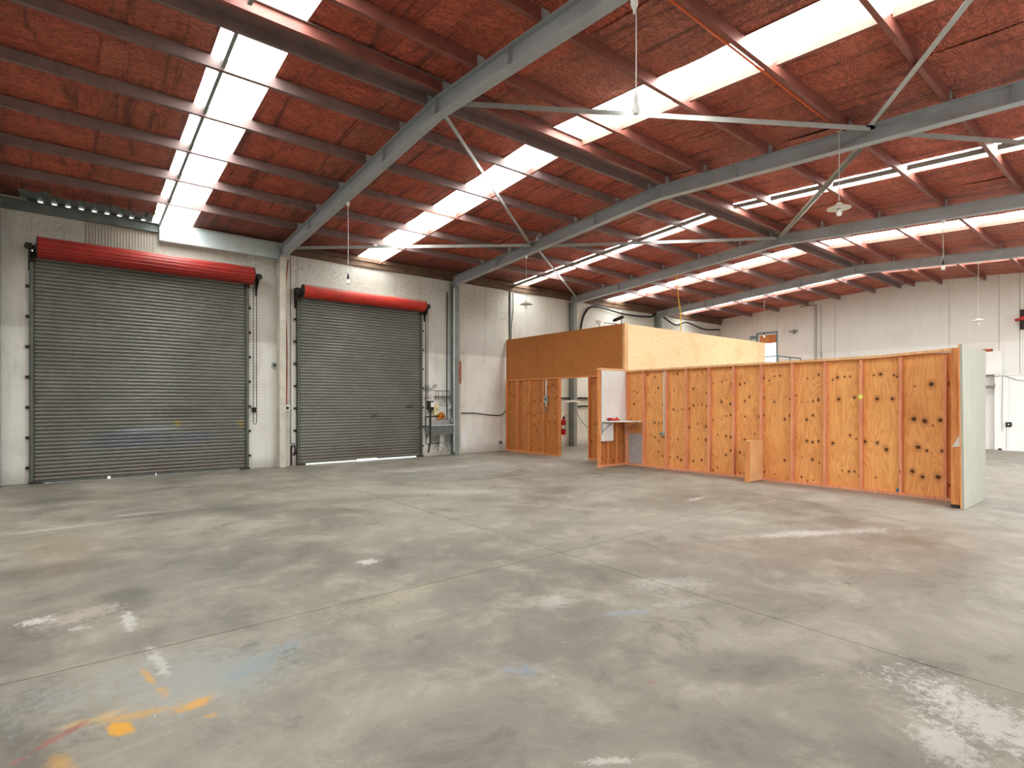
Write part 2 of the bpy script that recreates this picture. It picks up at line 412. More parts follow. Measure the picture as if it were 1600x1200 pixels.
KN = [(4.14, 2.04, .022), (4.02, 2.05, .014), (3.93, 2.05, .014), (4.22, 2.0, .014), (3.55, 2.06, .014), (3.45, 2.07, .024), (3.25, 2.05, .014), (3.2, 2.02, .014),
      (4.12, 1.64, .026), (3.86, 1.67, .022), (3.5, 1.64, .026), (3.27, 1.64, .024), (3.7, .88, .03), (4.22, .82, .024), (3.93, .98, .018), (3.5, .87, .022), (3.36, .76, .03), (3.83, .92, .012),
      (4.06, .33, .012), (3.95, .32, .018), (3.86, .33, .014), (3.78, .26, .014), (3.52, .26, .012), (3.15, .27, .012),
      (2.72, 1.88, .034), (2.50, 1.88, .022), (2.96, 1.3, .034), (2.81, 1.27, .036), (2.6, 1.29, .028), (2.9, .83, .032), (2.78, .78, .018), (2.57, .79, .022),
      (2.98, .42, .030), (2.84, .34, .026), (2.63, .36, .034), (2.95, 1.85, .010), (2.48, .24, .012), (2.7, 1.2, .01)]
M['ply_knot'] = ply_material('knotty_honey_plywood', (228, 164, 98), (192, 120, 60), KN, False, False, .9)
M['board_white'] = simple('scuffed_white_board', (226, 224, 220), .55, 0, .05, 5)
M['board_grey'] = simple('mottled_grey_board', (178, 172, 172), .6, 0, .14, 7)
M['panel_grey'] = simple('sage_grey_painted_panel', (160, 157, 142), .6, 0, .08, 3)
M['bulb'] = simple('milky_bulb_glass', (236, 236, 232), .15, 0, .02, 3, 0, .6)
M['enamel'] = simple('white_enamel', (226, 224, 214), .35, 0, .08, 10)
M['ground'] = simple('pale_yard_concrete', (176, 172, 164), .9, 0, .15, 2)
t = NT('translucent_skylight_sheet'); pz = t.noise(t.pos(), 3, 3)
t.b.inputs['Emission Color'].default_value = (.95, 1, .975, 1)
t.set(t.b.inputs['Emission Strength'], t.ramp(pz, .3, .7, SKYLIGHT * .92, SKYLIGHT * 1.05))
M['skylight'] = t.out((.85, .86, .84, 1), .5)

# ------------------------------------------------------------------ layout constants (metres)
XF = [-6.0, -1.12] + [4.025 + 5.034 * i for i in range(4)]       # portal frames
XW, XE, YN, YS = -6.05, 24.16, 14.19, -.89                        # wall faces
YR = 6.65


def roof(y): return 6.03 - .065 * abs(y - YR)


SK = [(-3.7, -2.95), (1.37, 2.13), (6.03, 6.78), (11.45, 12.03), (16.0, 16.85), (20.7, 21.28)]

# ------------------------------------------------------------------ setting: floor, ground, walls
fl = thing('floor', (9, 6.6, 0), 'worn grey concrete slab floor with faded paint marks and joints', 'floor', kind='structure')
xs = [XW, -1.01, 4.025, 9.06, 14.09, 19.13, XE]; ys = [YS, 4.19, 9.22, YN]
for i in range(6):
    for j in range(3):
        g = .004
        obj('slab', MB().box(xs[i] + g, xs[i + 1] - g, ys[j] + g, ys[j + 1] - g, -.12, 0), M['floor'], fl)
obj('sub_base', MB().box(XW, XE, YS, YN, -.2, -.115), M['black'], fl)
g = MB().box(-60, 80, YN, 60, -.25, -.005).box(-60, 80, -60, YS, -.25, -.005).box(-60, XW, YS, YN, -.25, -.005).box(XE, 80, YS, YN, -.25, -.005)
obj('ground', g, M['ground'], None, 'pale concrete yard outside the shed', 'ground', 'structure')

D1 = (-.585, 3.27, 4.55); D2 = (4.465, 7.965, 4.35)              # roller door openings
wn_ = thing('wall_north', (9, YN, 0), 'soiled off-white concrete wall holding the two roller doors', 'wall', kind='structure')


def panel(parent, x0, x1, z0, z1, m='wall', y0=YN, y1=YN + .15):
    obj('concrete_panel', MB().box(x0 + .003, x1 - .003, y0, y1, z0, z1), M[m], parent)


ZT = 5.585
panel(wn_, XW, -1.03, 0, ZT); panel(wn_, -1.03, D1[0], 0, ZT); panel(wn_, D1[0], 1.37, D1[2], 5.40); panel(wn_, D1[0], 1.37, 5.40, 5.48, 'wall', YN, YN + .015); panel(wn_, 1.37, D1[1], D1[2], ZT); panel(wn_, D1[1], 4.025, 0, ZT)
panel(wn_, 4.025, D2[0], 0, ZT); panel(wn_, D2[0], D2[1], D2[2], ZT); panel(wn_, D2[1], 9.06, 0, ZT)
panel(wn_, 9.06, 11.33, 0, ZT); panel(wn_, 11.33, 14.09, 0, ZT); panel(wn_, 14.09, 15.9, 0, ZT); panel(wn_, 15.9, 18.7, 2.5, ZT); panel(wn_, 15.9, 18.7, 0, .9); panel(wn_, 18.7, 19.13, 0, ZT)
portal('added_opening_light', (17.3, YN + .1, 1.7), (-PI / 2, 0, PI), 2.8, 1.6); panel(wn_, 19.13, XE + .15, 0, ZT)  # unseen window opening added to brighten the plywood room
obj('trim_1', MB().box(4.12, XE, YN - .07, YN - .002, 5.26, 5.40).box(4.12, XE, YN - .11, YN - .002, 5.40, 5.50), M['fascia'], None, 'dark brown stained eave board along the top of the concrete wall', 'trim', 'structure')
obj('trim_2', MB().box(-6, 1.49, YN - .10, YN - .002, 5.27, 5.45).box(-6, 1.49, YN - .16, YN - .002, 5.43, 5.452), M['beam_dark'], None, 'dark grey steel eave beam above the large roller door', 'trim', 'structure')
obj('trim_3', MB().box(1.5, 4.0, YN - .16, YN - .002, 5.09, 5.47).box(1.5, 4.0, YN - .17, YN - .16, 5.09, 5.115).box(1.5, 4.0, YN - .17, YN - .16, 5.44, 5.47), M['galv'], None, 'pale galvanised box flashing under the roof left of the first rafter', 'trim', 'structure')
cl = MB()
n = 46
cl.grid([[(.23 + 1.2 * k / n, YN - .006 - (.008 if k % 2 else 0), z) for k in range(n + 1)] for z in (4.6, 5.27)])
obj('trim_4', cl, M['clad'], None, 'ribbed grey cladding infill between large red shutter roll and eave beam', 'trim', 'structure')

# end wall with upper doorway
we = thing('wall_east', (XE, 6.6, 0), 'tall white block end wall with vertical joints', 'wall', kind='structure')
dy0, dy1, dz0, dz1 = 11.52, 12.36, 2.42, 4.64
yy = [YS, 3.582, 4.102, 5.435, 9.146, 9.95, dy0, dy1, 13.24, YN]
for a, b in zip(yy[:-1], yy[1:]):
    def wp(z0, z1, top):
        m = MB(); x0, x1 = XE, XE + .15; a1, b1 = a + .006, b - .006
        pts = [(a1, z0), (b1, z0), (b1, (roof(b1) if top else z1)), (a1, (roof(a1) if top else z1))]
        if top and a1 < YR < b1: pts.insert(3, (YR, roof(YR)))
        k = len(pts)
        m.add([(x, y, z) for x in (x0, x1) for y, z in pts], [tuple(range(k)), tuple(range(2 * k - 1, k - 1, -1))] + [(i, (i + 1) % k, k + (i + 1) % k, k + i) for i in range(k)])
        obj('concrete_panel', m, M['endwall'], we)
    if a == dy0: wp(0, dz0, False); wp(dz1, 0, True)
    else: wp(0, 0, True)
obj('joint_backing', MB().box(XE + .14, XE + .16, YS, dy0, 0, 5.5).box(XE + .14, XE + .16, dy1, YN, 0, 5.5), M['black'], we)

# west wall, south wall with inferred openings behind the camera, enlarged to light the walls
obj('wall_west', MB().box(XW - .15, XW, YS - .15, YN + .15, 0, 6.05), M['wall'], None, 'concrete wall behind the viewpoint at the near end of the shed', 'wall', 'structure')
ws = thing('wall_south', (9, YS, 0), 'white concrete wall behind the viewpoint with inferred open doors enlarged for light', 'wall', kind='structure')
op = [(.5, 1.4, 2.3), (6.5, 11.0, 4.2), (16.0, 22.0, 4.4)]
x = XW
for a, b, z in op:
    panel(ws, x, a, 0, 5.54, 'endwall', YS - .15, YS); panel(ws, a, b, z, 5.54, 'endwall', YS - .15, YS); x = b
    portal('doorway_light', ((a + b) / 2, YS - .1, z / 2), (-PI / 2, 0, 0), b - a, z)
panel(ws, x, XE + .15, 0, 5.54, 'endwall', YS - .15, YS)
portal('upper_doorway_light', (XE + .1, 11.94, 3.5), (0, PI / 2, 0), 2.2, .84)

# ------------------------------------------------------------------ ceiling: outer sheets, insulation blankets
ce = thing('ceiling', (9, YR, 6), 'low pitched roof lined with stained red foil insulation blankets', 'ceiling', kind='structure')
gaps = []; x = XW - .2
for a, b in SK: gaps.append((x, a)); x = b
gaps.append((x, XE + .2))
for a, b in gaps:
    cuts = [(a, b, YN + .5)]
    if a < -.62 < b or abs(b - 1.37) < .01: cuts = [(a, -.62, YN + .5), (-.62, b, 13.43)]
    for a1, b1, ye in cuts:
        m = MB(); e = .07
        for y0, y1 in ((YS - .5, YR), (YR, ye)):
            m.add([(q, y, roof(y) + d) for d in (.05, e) for q, y in ((a1, y0), (b1, y0), (b1, y1), (a1, y1))],
                  [(0, 1, 2, 3), (4, 7, 6, 5), (0, 4, 5, 1), (1, 5, 6, 2), (2, 6, 7, 3), (3, 7, 4, 0)])
        obj('roof_sheet', m, M['galv'], ce)
# bare ribbed iron where the blanket has torn away above the large shutter
m = MB(); prof = []; q = -.62
while q < 1.36:
    prof += [(q, 0), (q + .115, 0), (q + .14, .045), (q + .185, .045)]; q += .21
m.grid([[(min(a, 1.37), y, roof(y) - .055 + h) for a, h in prof] for y in (13.43, YN + .05)])
for xx in (-.632, 1.358):
    m.add([(xx + d, y, roof(y) + h) for d in (0, .012) for y, h in ((13.3, -.06), (YN + .3, -.06), (YN + .3, .06), (13.3, .06))], [(0, 1, 2, 3), (7, 6, 5, 4), (0, 4, 5, 1), (1, 5, 6, 2), (2, 6, 7, 3), (3, 7, 4, 0)])
obj('bare_roof_iron', m, M['beam_dark'], ce)
YP = [12.6, 11.38, 10.16, 8.93, 7.7, 6.86, 6.44, 5.62, 4.42, 3.22, 2.02, .82, -.40]
rng = random.Random(3)
for a, b in gaps:
    k = max(1, round((b - a) / 1.2)); wd = (b - a) / k
    for i in range(k):
        x0, x1 = a + i * wd, a + (i + 1) * wd + (.03 if i < k - 1 else 0)
        torn = -.75 < (x0 + x1) / 2 < 1.37
        for side in (0, 1):
            Ys = [y for y in YP if (y < YR) == bool(side)]
            Ys = sorted(set([YR] + Ys + [YS if side else 14.16]))
            P = []; dz = rng.uniform(-.008, .004); ph = rng.uniform(0, 6)
            for y0, y1 in zip(Ys[:-1], Ys[1:]):
                for s_ in range(6):
                    f = s_ / 6; y = y0 + (y1 - y0) * f
                    if torn and y > 13.45: continue
                    row = []
                    for c in range(9):
                        xx = x0 + (x1 - x0) * c / 8
                        yv = y
                        sag = .026 * math.sin(PI * f) * (.6 + .4 * math.sin(xx * 5 + y * 2 + ph)) + .006 * math.sin(xx * 19 + y * 3 + ph)
                        row.append((xx, yv, roof(yv) - .012 + dz - max(sag, -.004)))
                    P.append(row)
            if torn and not side:
                P.append([(x0 + (x1 - x0) * c / 8, 13.40 + rng.uniform(-.03, .20), roof(13.4) - .075 - rng.uniform(0, .05)) for c in range(9)])
            if not (torn and not side):
                y = Ys[-1]; P.append([(x0 + (x1 - x0) * c / 8, y, roof(y) - .012 + dz) for c in range(9)])
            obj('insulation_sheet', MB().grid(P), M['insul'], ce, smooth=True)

# ------------------------------------------------------------------ skylights
sl_names = ['behind the viewpoint', 'left of the first grey rafter', 'between first and second grey rafters',
            'split by a bar, between second and third rafters', 'between third and fourth rafters', 'nearest the white end wall']
for (a, b), nm in zip(SK, sl_names):
    th = thing('skylight', ((a + b) / 2, YR, roof(YR)), 'long strip of translucent white roof sheets ' + nm, 'skylight', 'skylight strips across the roof')
    for y0, y1 in ((YS - .3, 6.47), (6.83, YN + .25)):
        n = int((b - a) / .019); m = MB()
        m.grid([[(a + (b - a) * c / n, y, roof(y) + .008 * math.sin(c * PI / 2)) for c in range(n + 1)] for y in (y0, y1)])
        obj('sheet', m, M['skylight'], th, smooth=True)
    m = MB()
    for xx in (a - .012, b):
        for y0, y1 in ((YS, 6.47), (6.83, YN - .02)):
            m.add([(xx + dx, y, roof(y) + dz) for dx in (0, .012) for y, dz in ((y0, -.03), (y1, -.03), (y1, .02), (y0, .02))],
                  [(0, 1, 2, 3), (7, 6, 5, 4), (0, 4, 5, 1), (1, 5, 6, 2), (2, 6, 7, 3), (3, 7, 4, 0)])
    obj('edge_strip', m, M['purlin_red'], th)
rf_ = MB()
rf_.add([(x, y, z) for x in (XW, XE) for y, z in ((6.40, roof(6.40) - .046), (YR, roof(YR) - .046), (6.90, roof(6.90) - .046), (6.90, roof(6.90) - .054), (YR, roof(YR) - .054), (6.40, roof(6.40) - .054))],
        [(0, 1, 4, 5), (1, 2, 3, 4), (6, 11, 10, 7), (7, 10, 9, 8)] + [(i, (i + 1) % 6, 6 + (i + 1) % 6, 6 + i) for i in range(6)])
obj('ridge_flashing', rf_, M['purlin'], ce)

# ------------------------------------------------------------------ portal frames
H_, B_, TF, TW = .258, .15, .013, .009
I = [(-B_ / 2, -H_ / 2), (B_ / 2, -H_ / 2), (B_ / 2, -H_ / 2 + TF), (TW / 2, -H_ / 2 + TF), (TW / 2, H_ / 2 - TF), (B_ / 2, H_ / 2 - TF), (B_ / 2, H_ / 2), (-B_ / 2, H_ / 2), (-B_ / 2, H_ / 2 - TF), (-TW / 2, H_ / 2 - TF), (-TW / 2, -H_ / 2 + TF), (-B_ / 2, -H_ / 2 + TF)]
zc = lambda y: roof(y) - .19 - H_ / 2                              # rafter centre line
fr_lab = ['hidden behind the viewpoint', 'at the left edge of the photo', 'nearest the viewer, running over between the two roller doors', 'second from the viewer, meeting the wall beside the sink',
          'third from the viewer, above the plywood room', 'farthest one, closest to the white end wall']
col_m = ['steel2', 'steel2', 'pilaster', 'steel2', 'steel2', 'steel2']
for i, X in enumerate(XF):
    th = thing('portal_frame', (X, YN - .2, 0), 'grey painted steel roof frame ' + fr_lab[i], 'steel frame', 'portal frames')
    for s_, ye in ((1, YN - .03), (-1, YS + .03)):
        obj('rafter', MB().sweep(I, (X, YR, zc(YR)), (X, ye, zc(ye)), (1, 0, 0)), M['steel'], th)
        yc = ye - s_ * .13
        ctop = zc(yc) - .1
        obj('column', MB().sweep([(a, b) for a, b in I], (X, yc, 0), (X, yc, ctop), (1, 0, 0)), M[col_m[i]], th)
        obj('end_plate', MB().box(X - .075, X + .075, yc - .14, yc + .13, ctop, ctop + .012), M['steel2'], th)
    obj('stiffener', MB().box(X - .072, X + .072, YR - .006, YR + .006, zc(YR) - H_ / 2 - .002, zc(YR) + H_ / 2), M['steel'], th)
    for y in (8.3, 11.9, 5.0, 1.4):
        obj('stiffener', MB().box(X - .07, X + .07, y - .005, y + .005, zc(y) - H_ / 2 + TF, zc(y) + H_ / 2 - TF), M['steel'], th)
    for y in YP[:-1]:
        s_ = -1; zb = roof(y) - .19
        m = MB().box(X - .065, X + .045, y + s_ * .004 - .004, y + s_ * .004 + .004, zb, zb + .15)
        for bx in (-.04, .02):
            for bz in (.045, .10): m.lathe([(.011, -.011), (.011, 0)], (X + bx, y + s_ * .004 - .003, zb + bz), 6, 'y')
        obj('cleat', m, M['steel'], th)
pil = [(4.025, .17, .06, 'beside the large roller door')]
# cast pilasters beside the columns
for x0, x1, nm in ((4.10, 4.24, 'between the two roller doors'), (9.02 + .12, 9.30, 'right of the dark column by the sink'), (14.17, 14.36, 'behind the plywood room doorway'), (19.21, 19.36, 'far along the wall above the plywood room')):
    obj('pilaster', MB().box(x0, x1, YN - .12, YN - .002, 0, 5.25), M['pilaster'], None, 'cream painted concrete pilaster ' + nm, 'pilaster', kind='thing', group='wall pilasters')

# ------------------------------------------------------------------ purlins
pw, ph_ = .06, .15
CS = [(0, 0), (0, -ph_), (pw, -ph_), (pw, -ph_ + .018), (pw - .004, -ph_ + .018), (pw - .004, -ph_ + .004), (.004, -ph_ + .004), (.004, -.004), (pw - .004, -.004), (pw - .004, -.018), (pw, -.018), (pw, 0)]
ordn = ['first', 'second', 'third', 'fourth', 'fifth', 'sixth', 'seventh']
for i, y in enumerate(YP):
    north = i < 6
    if i == 5: lab = 'grey brown steel purlin of the ridge pair, on the side of the roller doors'
    elif i == 6: lab = 'red oxide steel purlin of the ridge pair, on the side of the viewer'
    elif north: lab = 'grey brown steel purlin, %s up the roof slope from the roller door wall' % ordn[i]
    else: lab = 'red oxide steel purlin, %s down from the ridge on the near roof slope' % ordn[i - 6]
    zt = roof(y) - .034
    m = MB().sweep(CS, (XW + .02, y, zt), (XE - .02, y, zt), (0, 1, 0), (0, 0, 1))
    obj('purlin', m, M['purlin'] if north else M['purlin_red'], None, lab, 'purlin', group='roof purlins')

# bridging bars between purlins, one line per bay
for xb, nm in ((-3.4, 'behind the viewpoint'), (1.50, 'crossing the bright skylight left of the first rafter'), (6.64, 'along the skylight between first and second rafters'), (11.42, 'up the middle of the split skylight'),
               (16.47, 'along the skylight between third and fourth rafters'), (20.98, 'beside the skylight nearest the end wall')):
    th = thing('bridging_bar', (xb, YR, 5.8), 'steel bridging bar ' + nm, 'bridging', 'roof bridging bars')
    ysr = sorted(YP + [14.12])
    for y0, y1 in zip(ysr[:-1], ysr[1:]):
        if y1 - y0 < .5: continue
        A = y0 + (.065 if y0 > YR else .002); B = y1 - (.002 if y1 > YR else .065)
        zz = lambda y: roof(y) - .115
        obj('bar', MB().sweep([(-.022, -.05), (.022, -.05), (.022, -.046), (-.018, -.046), (-.018, .05), (-.022, .05)] if 'along' in nm or 'beside' in nm else [(-.022, -.04), (.022, -.04), (.022, -.036), (-.018, -.036), (-.018, .04), (-.022, .04)], (xb, A, zz(A)), (xb, B, zz(B)), (1, 0, 0)), M['brace' if 'split' in nm else 'steel2' if 'left' in nm else 'purlin_pink'], th)

# ------------------------------------------------------------------ diagonal roof braces
LA = [(-.035, -.004), (.035, -.004), (.035, .0), (-.031, .0), (-.031, .07), (-.035, .07)]
F1, F2, F3, F4 = XF[2:6]
zr = lambda y: roof(y) - .19 - .05
NB, NA = 10.45, 2.95
br = [((F1, 6.55), (F2, NA), 'from first rafter ridge to second rafter, crossing the near skylight'),
      ((F1, 6.75), (F2, NB), 'slanting from first rafter ridge over the middle skylight'),
      ((F1, 13.7), (F2, NB), 'low one from wall between the doors to second rafter'),
      ((F2, NB), (F3, 6.7), 'from second rafter to third rafter ridge across the split skylight'),
      ((F2, NB), (F3, 13.8), 'short one ending at the wall above the plywood room'),
      ((F2, NA), (F3, 6.6), 'behind the enamel shaded lamp to third rafter ridge'),
      ((F2, NA), (F1, -.5), 'steep one leaving the top of the photo at right'),
      ((F2, NA), (F3, -.5), 'leaving the right edge of the photo')]
for (xa, ya), (xb, yb), nm in br:
    s_ = 1 if xb > xa else -1
    p0 = Vector((xa + s_ * .08, ya, zr(ya))); p1 = Vector((xb - s_ * .08, yb, zr(yb)))
    th = thing('roof_brace', p0, 'pale grey diagonal roof brace ' + nm, 'brace', 'roof wind braces')
    obj('angle_bar', MB().sweep(LA, p0, p1, (0, 1, 0)), M['brace'], th)
    for p in (p0, p1):
        obj('gusset', MB().box(p.x - .07, p.x + .07, p.y - .06, p.y + .06, p.z - .012, p.z - .004), M['brace'], th)

# ------------------------------------------------------------------ roller doors
def roller_door(name, label, x0, x1, zt, zb, drum, rr, ribs, mat, gaps_, chain_x):
    th = thing(name, ((x0 + x1) / 2, YN - .05, 0), label, 'roller door', kind='structure')
    yc = YN - .045; prof = []; z = zb
    while z < zt:
        prof += [(.016, z), (.016, z + .012), (-.013, z + .014), (-.021, z + .034), (-.014, z + .060), (-.004, z + .066)]; z += .0755
    n = 8
    obj('curtain', MB().grid([[(x0 + .02 + (x1 - x0 - .04) * k / n, yc + a, h) for k in range(n + 1)] for a, h in prof]), M['curtain'], th, smooth=True, ang=50)
    m = MB()
    for a, b in gaps_: m.box(a, b, yc - .02, yc + .02, max(zb - .045, 0.004), zb + .005)
    obj('bottom_rail', m, M['guide'], th)
    for xg in (x0, x1):
        obj('guide', MB().box(xg - .035, xg + .035, YN - .085, YN - .07, 0, zt - .05).box(xg - .035, xg - .027, YN - .085, YN - .002, 0, zt - .05).box(xg + .027, xg + .035, YN - .085, YN - .066, 0, zt - .05), M['guide'], th)
        sg = -1 if xg == x0 else 1
        for k in range(7):
            z = .28 + k * (zt - .7) / 6.5
            obj('fixing_lug', MB().box(min(xg + sg * .03, xg + sg * .095), max(xg + sg * .03, xg + sg * .095), YN - .05, YN - .002, z, z + .055), M['rust'], th)
    dx0, dx1, dyc, dzc = drum
    m = MB(); N = 64
    P = []
    for c in range(2):
        row = []
        for k in range(N + 1):
            a = 2 * PI * k / N; r = rr * (1 - (.055 if ribs and k % 4 == 0 else 0))
            row.append(((dx0, dx1)[c], dyc + r * math.cos(a), dzc + r * math.sin(a)))
        P.append(row)
    m.grid(P)
    obj('drum', m, mat, th, smooth=True, ang=20 if ribs else 40)
    for xe, sg in ((dx0, -1), (dx1, 1)):
        obj('end_disc', MB().lathe([(rr * .98, 0), (rr * 1.03, .012 * sg), (rr * .3, .03 * sg), (.03, .05 * sg), (.03, .2 * sg)], (xe, dyc, dzc), 24, 'x'), M['rust'], th)
        xb = xe + sg * .13
        m = MB().box(xb - .02, xb + .02, YN - .02, YN - .002, dzc - .42, dzc + .08)
        m.add([(xb + d, y, z) for d in (-.012, .012) for y, z in ((YN - .01, dzc - .36), (dyc - .05, dzc - .04), (dyc - .05, dzc + .04), (YN - .01, dzc + .06))],
              [(0, 1, 2, 3), (7, 6, 5, 4), (0, 4, 5, 1), (1, 5, 6, 2), (2, 6, 7, 3), (3, 7, 4, 0)])
        obj('bracket', m, M['rust'], th)
        obj('axle_clamp', MB().box(xb - .05, xb + .05, dyc - .06, dyc + .05, dzc - .05, dzc + .055), M['rust'], th)
        obj('guide_head', MB().box((x0 if sg < 0 else x1) - .05, (x0 if sg < 0 else x1) + .05, YN - .12, YN - .02, zt - .22, zt - .02), M['rust'], th)
    obj('floor_stop', MB().box(x0 - .05, x0 + .16, YN - .14, YN - .05, 0, .035), M['rust'], th)
    obj('floor_stop', MB().box(x1 - .16, x1 + .05, YN - .14, YN - .05, 0, .035), M['rust'], th)
    return th


d1 = roller_door('door_1', 'large grey roller shutter with wide ribbed red roll above, at left', -.585, 3.27, 4.52, .045, (-.49, 3.36, YN - .245, 4.565), .205, True, M['drum_red'], [(-.56, .60), (.65, 1.44), (1.455, 3.25)], None)
d2 = roller_door('door_2', 'smaller grey roller shutter with dusty red roll, daylight gap beneath', 4.465, 7.965, 4.34, .05, (4.53, 7.97, YN - .215, 4.365), .165, False, M['drum_red2'], [(4.5, 6.0), (6.6, 7.95)], None)
for o in list(d2.children):
    if o.name.startswith('bottom_rail'): o.location.z += .026

# hand chains
def chain(x, y, zt, zb, label, cat='chain'):
    th = thing('hand_chain', (x, y, zb), label, cat, 'door hand chains')
    m = MB()
    for dx in (-.035, .035):
        z = zb + .04; k = 0
        while z < zt:
            a, b = (.008, 0) if k % 2 else (0, .008)
            m.box(x + dx - .003 - a, x + dx + .003 + a, y - .003 - b, y + .003 + b, z, z + .034); z += .036; k += 1
    o = obj('links', m, M['rust'], th, kind='stuff')
    obj('loop_end', MB().tube([(x - .035, y, zb + .05), (x - .02, y, zb + .01), (x + .02, y, zb + .01), (x + .035, y, zb + .05)], .007, 6), M['rust'], th)
    return th


ch = chain(3.44, YN - .1, 4.35, 1.05, 'dark hanging hand chain loop right beside the large roller shutter')
obj('chain_keeper', MB().box(3.39, 3.47, YN - .075, YN - .002, 1.34, 1.46), M['rust'], ch)
chain(8.12, YN - .1, 4.25, 1.2, 'thin hanging hand chain loop right beside the smaller roller shutter')


# ------------------------------------------------------------------ plywood room (open topped)
PX, PY = 11.15, 9.27
pr_ = thing('plywood_room', (14.9, 11.7, 0), 'open topped plywood room with brown upper band and pale plywood side', 'room')
for y0, y1 in ((9.275, 11.83), (11.835, 14.13)):
    obj('upper_panel', MB().box(PX - .03, PX - .012, y0, y1, 2.28, 3.62 + (0 if y0 < 10 else 0)), M['ply_room'], pr_)
obj('band_rail', MB().box(PX - .045, PX - .012, 9.28, 14.13, 2.27, 2.31), M['timber_post'], pr_)
obj('corner_post', MB().box(PX - .035, PX + .06, 9.20, 9.27, 0, 3.63), M['timber_light'], pr_)
obj('corner_trim', MB().box(PX + .06, PX + .13, 9.225, 9.27, 0, 3.62), M['timber_light'], pr_)
for k, (x0, x1) in enumerate(((11.28, 13.75), (13.753, 16.2), (16.203, 18.62))):
    obj('side_panel', MB().box(x0, x1, PY - .02, PY, 1.22, 3.62), M['ply_pale'], pr_)
    obj('side_panel', MB().box(x0, x1, PY - .02, PY, 0, 1.217), M['ply_pale'], pr_)
yl = [14.13, 13.36, 12.6, 11.60]
for a, b in zip(yl[:-1], yl[1:]):
    obj('lower_panel', MB().box(PX + .01, PX + .024, b + .002, a - .002, .02, 2.28), M['ply_low'], pr_)
obj('lower_panel', MB().box(PX + .01, PX + .024, 9.28, 10.46, .02, 2.28), M['ply_low'], pr_)
for y in (14.1, 13.55, 12.95, 12.3, 11.62, 10.44, 9.9):
    obj('stud', MB().box(PX - .06, PX + .01, y - .022, y + .022, .05, 2.28), M['timber_post'], pr_)
obj('bottom_plate', MB().box(PX - .06, PX + .02, 11.6, 14.13, 0, .05), M['timber_post'], pr_)
obj('bottom_plate', MB().box(PX - .06, PX + .02, 9.28, 10.46, 0, .05), M['timber_post'], pr_)
for x in (11.9, 13.1, 14.3, 15.5, 16.7, 17.9):
    obj('stud', MB().box(x - .022, x + .022, PY, PY + .09, 0, 3.6), M['timber_light'], pr_)
obj('top_plate', MB().box(PX - .01, PX + .08, PY, 14.13, 3.56, 3.605), M['timber_light'], pr_)
obj('top_plate', MB().box(PX + .08, 18.6, PY, PY + .09, 3.56, 3.605), M['timber_light'], pr_)

# ------------------------------------------------------------------ stud partition
PF, PB = 10.96, 11.05
pt = thing('stud_partition', (11.0, 5.6, 0), 'long free standing pine stud partition lined with orange plywood', 'partition')
cut = [9.10, 7.84, 6.72, 5.55, 4.33, 3.13, 2.19]
mats = ['ply', 'ply', 'ply', 'ply', 'ply_knot', 'ply_knot']
for a, b, mm in zip(cut[:-1], cut[1:], mats):
    obj('ply_panel', MB().box(PB, PB + .012, b + .0015, a - .0015, .01, 2.385), M[mm], pt)
SY = [9.03, 8.505, 7.84, 7.30, 6.72, 6.15, 5.55, 4.93, 4.33, 3.73, 3.13, 2.52]
for y in SY:
    obj('stud', MB().box(PF, PB, y - .0225, y + .0225, .045, 2.345), M['timber'], pt, bevel=.003)
obj('bottom_plate', MB().box(PF, PB, 2.19, 9.10, 0, .045), M['timber'], pt, bevel=.003)
tp = MB(); pts = [(9.10, 2.345), (4.3, 2.35), (3.4, 2.355), (2.8, 2.385), (2.19, 2.41)]
tp.add([(x, y, z + d) for y, z in pts for x, d in ((PF - .01, 0), (PB + .02, 0), (PB + .02, .045), (PF - .01, .045))],
       [tuple(range(3, -1, -1)), tuple(range(16, 20))] + [(4 * i + k, 4 * i + (k + 1) % 4, 4 * i + 4 + (k + 1) % 4, 4 * i + 4 + k) for i in range(4) for k in range(4)])
obj('top_plate', tp, M['timber_light'], pt)
# wing at the far end
obj('wing_panel', MB().box(10.05, 11.05, 9.13, 9.142, .01, 2.40), M['ply_low'], pt)
for x in (10.03, 10.36, 10.69):
    obj('wing_stud', MB().box(x - .0225, x + .0225, 9.095 if x > 10.1 else 9.05, 9.13, .045, 2.37), M['timber_post'], pt)
obj('wing_plate', MB().box(10.0, 11.0, 9.04, 9.13, 0, .045), M['timber'], pt)
obj('wing_plate', MB().box(10.0, 11.0, 9.03, 9.14, 2.37, 2.415), M['timber_light'], pt)
obj('white_board', MB().box(10.06, 10.955, 9.035, 9.05, 1.125, 2.365), M['board_white'], pt)['label'] = 'scuffed white backing board above the corner shelf'
obj('white_board', MB().box(10.055, 10.49, 9.035, 9.05, .63, 1.095), M['board_white'], pt)['label'] = 'small white board under the corner shelf'
obj('grey_board', MB().box(PB - .02, PB - .004, 8.53, 9.0, .05, .80), M['board_grey'], pt)['label'] = 'mottled grey board low between two studs'
